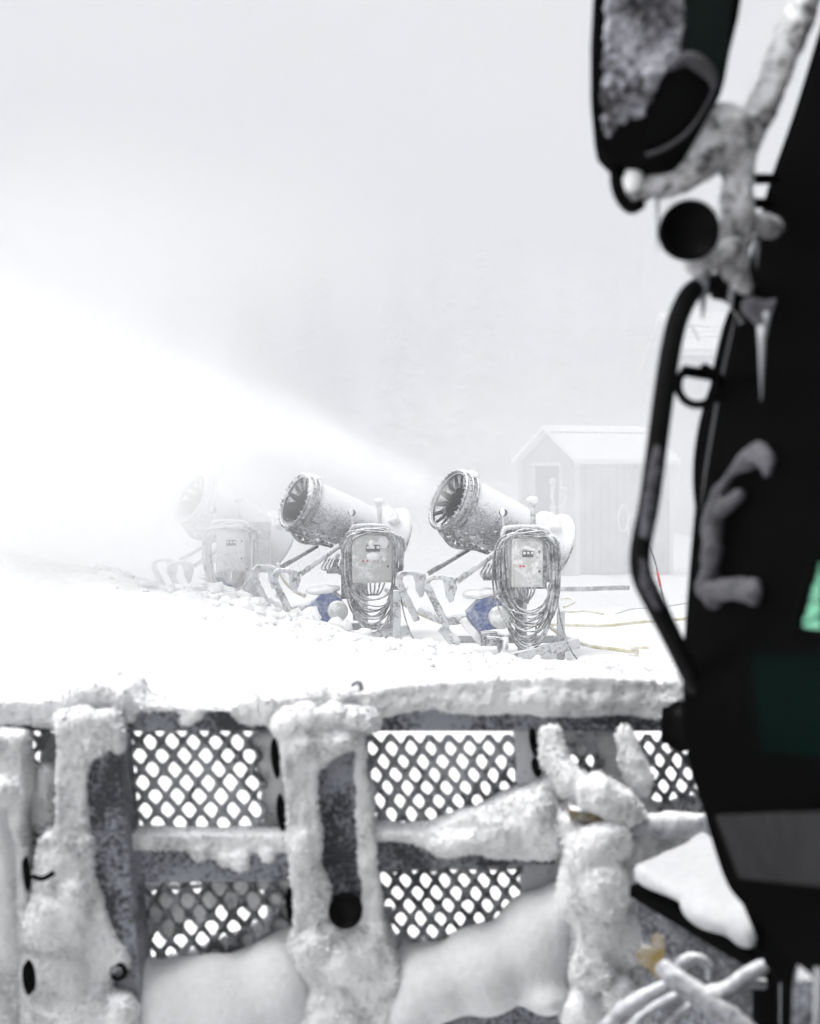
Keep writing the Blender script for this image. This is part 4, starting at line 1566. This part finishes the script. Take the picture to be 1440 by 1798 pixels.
for px, py, rx, rz in ((530, 1310, 30, 30), (590, 1300, 40, 20), (530, 1480, 26, 40), (545, 1660, 40, 40), (640, 1660, 40, 40), (600, 1690, 50, 40), (570, 1770, 60, 50)):
    m.ball(BP(px, py, .07), (rx * K, .045, rz * K), 14, 10)
gpart(m, 'rib_snow', M['snow_blade'], blade, voxel=.008, smooth=3, amp=((.016, 10), (.014, 24), (.010, 55), (.006, 95)), seed=8.0)
m = MB()
m.lathe(BP(607, 1597, .10), (0, -1, 0), [(0, 0), (0, .0415), (.02, .0415), (.02, .036), (.003, .034), (.003, 0)], 32)
gpart(m, 'pivot_hole_dark', M['black'], blade)  # black disc standing in for the dark inside the hole

# snow lying in the corners of the blade
m = MB()
for px, py, rx, rz, o in ((300, 1790, 90, 85, .03), (390, 1770, 110, 95, .04), (480, 1740, 75, 95, .03), (340, 1860, 160, 90, .06), (250, 1740, 30, 60, .0)):
    m.ball(BP(px, py, o), (rx * K, .10, rz * K), 20, 14)
slab(m, [(245, 1700), (330, 1690), (400, 1680), (480, 1640), (535, 1620), (540, 1870), (245, 1870)], .0, .06)
gpart(m, 'drift_snow', M['snow_soft'], blade, voxel=.010, smooth=34, amp=((.014, 5),), seed=9.0)
m = MB()
for px, py, rx, rz, o in ((760, 1730, 80, 65, .04), (850, 1700, 90, 80, .05), (940, 1660, 80, 95, .06), (985, 1600, 40, 60, .05), (720, 1770, 60, 60, .03), (960, 1740, 50, 40, .08)):
    m.ball(BP(px, py, o), (rx * K, .10, rz * K), 20, 14)
slab(m, [(690, 1670), (790, 1660), (900, 1625), (1010, 1560), (1015, 1740), (700, 1770)], .0, .06)
gpart(m, 'drift_snow', M['snow_soft'], blade, voxel=.010, smooth=34, amp=((.014, 5),), seed=10.0)
m = MB()
slab(m, [(224, 1466), (505, 1466), (508, 1494), (440, 1500), (380, 1510), (320, 1496), (226, 1496)], .05, .09)
for px, py, r in ((395, 1508, .02), (420, 1512, .025), (350, 1500, .02), (470, 1502, .018)):
    m.ball(BP(px, py, .05), r)
gpart(m, 'rail_snow', M['snow_blade'], blade, voxel=.008, smooth=4, amp=((.012, 10), (.008, 30)), seed=11.0)
m = MB()
slab(m, [(652, 1462), (745, 1462), (850, 1424), (905, 1400), (970, 1366), (1000, 1480), (990, 1512), (940, 1514), (880, 1508), (780, 1502), (722, 1486), (655, 1478)], .07, .12)
for px, py, rx, rz in ((930, 1440, 55, 55), (870, 1460, 60, 40), (800, 1478, 60, 26), (960, 1470, 40, 44)):
    m.ball(BP(px, py, .06), (rx * K, .06, rz * K), 14, 10)
gpart(m, 'rail_snow', M['snow_blade'], blade, voxel=.008, smooth=4, amp=((.018, 9), (.014, 26), (.009, 60)), seed=12.0)

# raised black ovals standing in for the dark inside slots and recesses
for px, py, rx, ry, o in ((485, 1330, 7, 34, -.02), (495, 1425, 7, 32, -.02), (512, 1588, 8, 32, .0), (936, 1300, 7, 26, .01), (941, 1345, 8, 16, .005), (50, 1530, 4, 28, .172), (54, 1712, 9, 28, .18)):
    m = MB()
    m.add([BP(px + rx * math.cos(a) + (ry * math.sin(a)) * .12, py + ry * math.sin(a), o + .0) for a in [i * math.pi / 12 for i in range(24)]], [tuple(range(24))])
    q = m.v[:]
    m = MB().prism(q, (0, -.03, 0))
    gpart(m, 'slot_dark', M['black'], blade)
m = MB()
m.tube(curve_pts([BP(55, 1538, .18), BP(75, 1543, .18), BP(95, 1532, .18)], 5), .006, 8)
gpart(m, 'slot_dark', M['black'], blade)
m = MB()
m.torus(BP(207, 1706, .125), (0, -1, 0), .017, .006, 28, 8)
gpart(m, 'ring_bolt', M['rubber'], blade)

# snowed post at the far left end
m = MB()
m.tube([BP(-14, 1400, .28), BP(0, 1600, .28), BP(-4, 1870, .28)], [.034, .042, .05], 12)
m.ball(BP(-6, 1392, .28), (.05, .05, .04))
slab(m, [(-420, 1290), (38, 1290), (42, 1390), (36, 1480), (-420, 1480)], .12, .12)
slab(m, [(-420, 1470), (40, 1470), (62, 1700), (62, 1870), (-420, 1870)], .12, .12)
gpart(m, 'end_post', M['snow_blade'], blade, voxel=.010, smooth=4, amp=((.014, 10), (.008, 28), (.005, 60)), seed=13.0)

# linkage on the right, thick with snow
m = MB()
m.tube([BP(966, 1278, .10), BP(975, 1335, .13), BP(1000, 1375, .16), BP(1050, 1398, .18), BP(1105, 1440, .2)], [.024, .033, .038, .036, .03], 14)
m.tube([BP(1093, 1274, .10), BP(1108, 1330, .12), BP(1122, 1372, .12), BP(1134, 1402, .12)], [.020, .034, .038, .012], 14)
lk = gpart(m, 'lift_link', M['snow_blade'], blade, voxel=.008, smooth=5, amp=((.014, 9), (.012, 30), (.007, 70)), seed=14.0)
m = MB()
m.tube([BP(1010, 1400, .22), BP(1050, 1398, .23), BP(1095, 1428, .23)], [.036, .05, .038], 14)
slab(m, [(1020, 1380), (1060, 1368), (1110, 1400), (1140, 1440), (1100, 1455), (1040, 1432)], .26, .12)
gpart(m, 'lift_pin_boss', M['snow_blade'], lk, voxel=.009, smooth=5, amp=((.02, 10), (.014, 30), (.008, 70)), seed=15.0)
m = MB()
slab(m, [(1002, 1422), (1075, 1432), (1070, 1446), (1002, 1440)], .24, .05)
gpart(m, 'boss_shadow', M['yellow'], lk)  # dark strip standing in for the shadow beneath the boss
m = MB()
m.tube([BP(1095, 1455, .22), BP(1170, 1449, .24), BP(1290, 1446, .28)], [.030, .031, .031], 16)
gpart(m, 'hydraulic_ram', M['hose_snow'], blade, voxel=.007, smooth=3, amp=((.008, 12), (.004, 45)), seed=16.0)
m = MB()
slab(m, [(990, 1438), (1100, 1446), (1128, 1480), (1120, 1560), (1085, 1620), (1075, 1700), (1020, 1690), (1005, 1560)], .22, .18)
slab(m, [(1000, 1600), (1120, 1560), (1160, 1640), (1165, 1720), (1100, 1800), (1000, 1870)], .14, .14)
for px, py, rx, rz, o in ((1060, 1480, 50, 40, .24), (1060, 1560, 44, 60, .25), (1030, 1500, 40, 50, .22), (1050, 1620, 45, 45, .18), (1090, 1660, 50, 50, .16), (1040, 1700, 40, 40, .2), (1090, 1745, 32, 30, .2), (1000, 1560, 26, 60, .16), (1030, 1780, 50, 40, .15)):
    m.ball(BP(px, py, o), (rx * K, .05, rz * K), 14, 10)
gpart(m, 'snowed_bracket', M['snow_blade'], blade, voxel=.009, smooth=4, amp=((.020, 8), (.018, 20), (.010, 50), (.006, 95)), seed=17.0)
m = MB()
m.ball(BP(1196, 1275, .12), (.05, .06, .062), 18, 12)
m.lathe(BP(1200, 1275, .12), (1, -.3, 0), [(-.05, 0), (-.05, .045), (.08, .055), (.08, 0)], 20)
gpart(m, 'rubber_stop', M['rubber'], blade)

# ---- front fender with its slab of snow, and the panel below it
f1, f2, f3, f4 = W(1106, 1556, 3.1), W(1348, 1700, 2.62), W(1330, 1540, 3.0), W(1238, 1490, 3.3)
m = MB()
m.prism([f1, f2, f3, f4], (0, 0, -.022))
fender = gpart(m, 'fender', M['rubber'])
m = MB()
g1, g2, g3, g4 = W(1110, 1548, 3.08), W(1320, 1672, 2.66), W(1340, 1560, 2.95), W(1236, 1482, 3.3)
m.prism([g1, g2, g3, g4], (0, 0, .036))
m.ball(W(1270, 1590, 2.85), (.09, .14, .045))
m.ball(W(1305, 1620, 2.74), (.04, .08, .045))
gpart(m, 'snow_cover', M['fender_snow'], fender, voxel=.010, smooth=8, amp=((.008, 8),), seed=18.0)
m = MB()
m.prism([W(1114, 1566, 3.09), W(1345, 1702, 2.66), W(1345, 1850, 2.66), W(1150, 1850, 3.05)], (0.01, .03, 0))
gpart(m, 'side_panel', M['rimed'])
m = MB()
m.prism([W(x, y, 2.99 - (x - 1112) * .0018) for x, y in [(1116, 1676), (1128, 1662), (1142, 1664), (1146, 1646), (1156, 1638), (1166, 1648), (1168, 1714), (1152, 1718), (1140, 1702), (1124, 1694)]], (0, .006, 0))
yp = gpart(m, 'warning_patch', M['yellow'])

# ---- snowed hydraulic hoses at the lower right
for k, (pts, r) in enumerate((
        ([(1158, 1692, 2.62), (1190, 1722, 2.6), (1235, 1752, 2.58), (1300, 1800, 2.56), (1370, 1870, 2.54)], [.016, .021, .022, .021, .02]),
        ([(1235, 1752, 2.58), (1275, 1738, 2.58), (1315, 1712, 2.58), (1345, 1694, 2.58), (1384, 1688, 2.58)], [.018, .017, .016, .012, .010]),
        ([(1310, 1722, 2.6), (1340, 1728, 2.6), (1376, 1722, 2.6), (1420, 1722, 2.6)], [.012, .012, .011, .01]),
        ([(1172, 1728, 2.68), (1130, 1750, 2.68), (1095, 1775, 2.68), (1060, 1812, 2.68)], [.012, .014, .015, .016]),
        ([(1195, 1746, 2.66), (1160, 1762, 2.66), (1125, 1786, 2.66), (1100, 1815, 2.66)], [.009, .010, .011, .011]),
        ([(1215, 1762, 2.66), (1190, 1782, 2.66), (1170, 1812, 2.66)], [.007, .008, .008]),
        ([(1188, 1712, 2.72), (1198, 1690, 2.72), (1222, 1682, 2.72), (1244, 1696, 2.72), (1244, 1722, 2.72)], [.009, .011, .012, .011, .009]))):
    c = [W(*p) for p in pts]
    cc_ = curve_pts(c, 6)
    rs = [r[min(len(r) - 1, i // 6)] + (r[min(len(r) - 1, i // 6 + 1)] - r[min(len(r) - 1, i // 6)]) * (i % 6) / 6 for i in range(len(cc_))]
    m = MB()
    m.tube(cc_, rs, 12)
    gpart(m, 'hydraulic_hose', M['hose_snow'], voxel=.0055, smooth=3, amp=((.004, 15), (.002, 60)), seed=20.0 + k)
m = MB()
m.tube([W(1376, 1688, 2.5), W(1378, 1830, 2.5)], [.007, .009], 8)
gpart(m, 'icicle', M['ice'])
m = MB()
m.tube([W(1437, 1700, 1.86), W(1438, 1830, 1.86)], [.006, .008], 8)
gpart(m, 'icicle', M['ice'])
# frosted tank under the cab sill
m = MB()
m.prism([W(1392, 1718, 1.95), W(1500, 1706, 1.9), W(1500, 1870, 1.9), W(1388, 1870, 1.95)], (0.03, .1, 0))
gpart(m, 'tank', M['rimed'], bevel=.02)
m = MB()
m.box((1.75, 2.2, 1.15), (2.2, 1.3, .62))
m.box((1.75, 0.4, .95), (2.2, 2.6, .8))
gpart(m, 'chassis', M['black'], bevel=.03)
# tracks
for x in (0.05, 3.1):
    m = MB()
    loop = []
    for i in range(28):
        a = 2 * math.pi * i / 28
        loop.append(Vector((x, (1.35 if math.cos(a) > 0 else -1.6) + .38 * math.cos(a), .48 + .38 * math.sin(a))))
    m.prism([p + Vector((-.4, 0, 0)) for p in loop], (.8, 0, 0))
    for i in range(40):
        t = i / 40
        yy = -1.6 + 2.95 * (t * 2 if t < .5 else 2 - t * 2)
        zz = .87 if t < .5 else .09
        m.box((x, yy, zz), (.86, .05, .06))
    gpart(m, 'track', M['rubber'])
m = MB()
for x in (1.0, 2.5):
    m.bar((x, 2.7, .9), (x, 3.55, 1.0), .12, .16)
m.bar((.7, 3.6, 1.0), (2.8, 3.6, 1.0), .12, .3)
gpart(m, 'push_frame', M['rimed'])


# ================================================================ SPRAY, MIST, HAZE
def volume_mat(name, build, col=(1, 1, 1), aniso=0.3):
    m, t, out = new_mat(name)
    tc = t.nodes.new("ShaderNodeTexCoord")
    v = N(t, "ShaderNodeVolumePrincipled", Color=(*col, 1), Anisotropy=aniso)
    v.inputs['Density'].default_value = 0
    t.links.new(build(t, tc.outputs['Object']), v.inputs['Density'])
    t.links.new(v.outputs[0], out.inputs['Volume'])
    return m


def spray(mouth, length, r0, spread, droop, dens, label, seed=0, name='snow_spray', bright=True):
    """a jet of snow: density falls off from a curved centre line, thinning as it widens"""
    ax = AX.copy()
    o = mouth + ax * 0.05
    rot = ax.to_track_quat('X', 'Z')
    m = MB()
    n = 20
    rm = lambda x: (r0 + spread * x) * 1.9
    prof = [(0.0, .42)] + [(length * (i + 1) / n, rm(length * (i + 1) / n)) for i in range(n)]
    vs, fs = [], []
    for t_, r in prof:
        for k in range(24):
            a = 2 * math.pi * k / 24
            vs.append((t_, r * math.cos(a), r * math.sin(a) - droop * t_ * t_))
    for i in range(n):
        for k in range(24):
            k2 = (k + 1) % 24
            fs.append((i * 24 + k, i * 24 + k2, (i + 1) * 24 + k2, (i + 1) * 24 + k))
    fs += [tuple(range(24))[::-1], tuple(range(n * 24, (n + 1) * 24))]
    m.add(vs, fs)

    def build(t, co):
        sep = t.nodes.new("ShaderNodeSeparateXYZ")
        t.links.new(co, sep.inputs[0])
        x, y, z = sep.outputs
        x2 = mth(t, 'MULTIPLY', x, x)
        zc = mth(t, 'ADD', z, mth(t, 'MULTIPLY', x2, droop))
        rr = mth(t, 'SQRT', mth(t, 'ADD', mth(t, 'MULTIPLY', y, y), mth(t, 'MULTIPLY', zc, zc)))
        Rx = mth(t, 'ADD', mth(t, 'MULTIPLY', x, spread), r0)
        q = mth(t, 'DIVIDE', rr, Rx)
        mp = N(t, "ShaderNodeMapping")
        mp.inputs['Scale'].default_value = (0.35, 1.6, 1.6)
        mp.inputs['Location'].default_value = (seed, seed, 0)
        t.links.new(co, mp.inputs[0])
        nz = noise_tex(t, 1.6, 4.0, 0.6, mp.outputs[0])
        q2 = mth(t, 'ADD', q, mth(t, 'MULTIPLY', mth(t, 'SUBTRACT', nz, 0.5), 1.5))
        fall = mth(t, 'POWER', mrange(t, q2, -0.1, 1.55, 1.0, 0.0), 2.2)
        d = mth(t, 'DIVIDE', dens * r0, Rx)
        end = mth(t, 'MULTIPLY', mrange(t, x, length * .7, length, 1.0, 0.0), mrange(t, x, -.1, 0.5, 0.2, 1.0))
        return mth(t, 'MULTIPLY', mth(t, 'MULTIPLY', fall, d), end)
    mt = volume_mat('airborne snow jet', build, (1, 1, 1), 0.0)
    ob = m.build(name, mt)
    ob.location = o
    ob.rotation_mode = 'QUATERNION'
    ob.rotation_quaternion = rot
    tag(ob, label, 'snow spray', kind='stuff')
    return ob


def mist(c, rad, dens, label, seed=0, nscale=1.5, rz=0.0, name='snow_mist', col=(1, 1, 1), lo=0.0):
    me = bpy.data.meshes.new(name)
    bm = bmesh.new()
    bmesh.ops.create_icosphere(bm, subdivisions=3, radius=1.0)
    bm.to_mesh(me)
    bm.free()

    def build(t, co):
        ln = N(t, "ShaderNodeVectorMath", operation='LENGTH')
        t.links.new(co, ln.inputs[0])
        mp = N(t, "ShaderNodeMapping")
        mp.inputs['Scale'].default_value = (nscale * rad[0] / 3, nscale * rad[1] / 3, nscale * rad[2] / 3)
        mp.inputs['Location'].default_value = (seed, seed * 2, 0)
        t.links.new(co, mp.inputs[0])
        nz = noise_tex(t, 1.0, 3.0, 0.55, mp.outputs[0])
        q = mth(t, 'ADD', ln.outputs['Value'], mth(t, 'MULTIPLY', mth(t, 'SUBTRACT', nz, 0.5), 0.6))
        return mth(t, 'MULTIPLY', mrange(t, q, lo, 0.9, 1.0, 0.0), dens)
    o = link(name, me, volume_mat('drifting snow mist', build, col, 0.0))
    o.location = c
    o.scale = rad
    o.rotation_euler = (0, 0, rz)
    tag(o, label, 'snow mist', kind='stuff')
    return o


def mouth_of(px, py, d):
    return W(px, py, d) + Vector((-0.83, -0.36, 1.96))


spray(mouth_of(905, 1150, 18.0), 12.0, 0.25, 0.052, 0.022, 5.0, 'white jet of snow blowing up and left from the nearest snow gun', 1.0)
spray(mouth_of(905, 1150, 18.0) + AX0 * 0.5 - Vector((0, 0, .15)), 12.0, 0.5, 0.22, 0.030, 0.5, 'thin white veil of snow spreading around and below the jet of the nearest snow gun', 5.0)
mist((-5.2, 16.0, 2.4), (4.8, 3.4, 2.8), 1.1, 'dense white snow cloud falling over the bank at the left', 4.0)
mist((-3.5, 20.8, 2.3), (2.9, 2.2, 2.6), 0.5, 'white snow cloud drifting round and behind the farthest snow gun', 9.0)
mist((3.5, 28.5, 2.2), (9.0, 6.0, 5.0), 0.11, 'thin snow mist drifting between the snow guns and the shed', 14.0)
mist((-4.5, 17.5, 4.6), (5.5, 3.0, 2.8), 0.14, 'soft white veil of fine snow above and around the jet at the left', 21.0)
mist((-7.5, 24.0, 2.2), (5.5, 5.0, 3.2), 0.35, 'white snow cloud hanging low beyond the bank at the far left', 27.0)
mist((-7.0, 42.0, 9.0), (13.0, 7.0, 4.5), 0.07, 'pale patch of drifting mist high at the upper left', 31.0, 1.0)
mist((5.5, 48.0, 8.0), (8.0, 6.0, 3.5), 0.06, 'pale patch of drifting mist above the shed', 37.0, 1.0)

# flakes hanging in the air round the guns
rnd = random.Random(11)
fl = MB()
for i in range(2600):
    y = rnd.uniform(11, 26)
    x = (rnd.uniform(-20, 1260) - CX) / F * y
    z = rnd.uniform(0.3, 5.5)
    r = rnd.uniform(.002, .0042)
    c = Vector((x, y, z))
    fl.add([c + Vector((r, 0, 0)), c + Vector((-r, 0, 0)), c + Vector((0, r, 0)), c + Vector((0, -r, 0)), c + Vector((0, 0, r)), c + Vector((0, 0, -r))],
           [(0, 2, 4), (2, 1, 4), (1, 3, 4), (3, 0, 4), (2, 0, 5), (1, 2, 5), (3, 1, 5), (0, 3, 5)])
tag(fl.build('falling_snow', M['snow']), 'tiny snowflakes hanging in the air around the snow guns', 'snowflakes', kind='stuff')

# the bank of blown snow that fills the air from a little before the guns to the forest
bk_ = MB()
bk_.box((0, 144.5, 13.0), (690, 261.0, 29.5))
bm_, bt_, bout = new_mat('bank of blown snow')
bv = N(bt_, "ShaderNodeVolumePrincipled", Color=(0.70, 0.708, 0.725, 1), Density=MIST_DENSITY, Anisotropy=0.0)
bt_.links.new(bv.outputs[0], bout.inputs['Volume'])
tag(bk_.build('snow_mist', bm_), 'broad bank of blown snow veiling the guns, the shed and the forest', 'snow mist', kind='stuff')

# one closed box of even haze round everything
hz = MB()
hz.box((0, 110, 13.5), (700, 340, 31))
hm, ht, hout = new_mat('snowy haze')
hv = N(ht, "ShaderNodeVolumePrincipled", Color=(0.85, 0.865, 0.9, 1), Density=HAZE_DENSITY, Anisotropy=0.0)
ht.links.new(hv.outputs[0], hout.inputs['Volume'])
tag(hz.build('haze', hm), 'pale snowy haze filling the air between the groomer and the far trees', 'haze', kind='stuff')
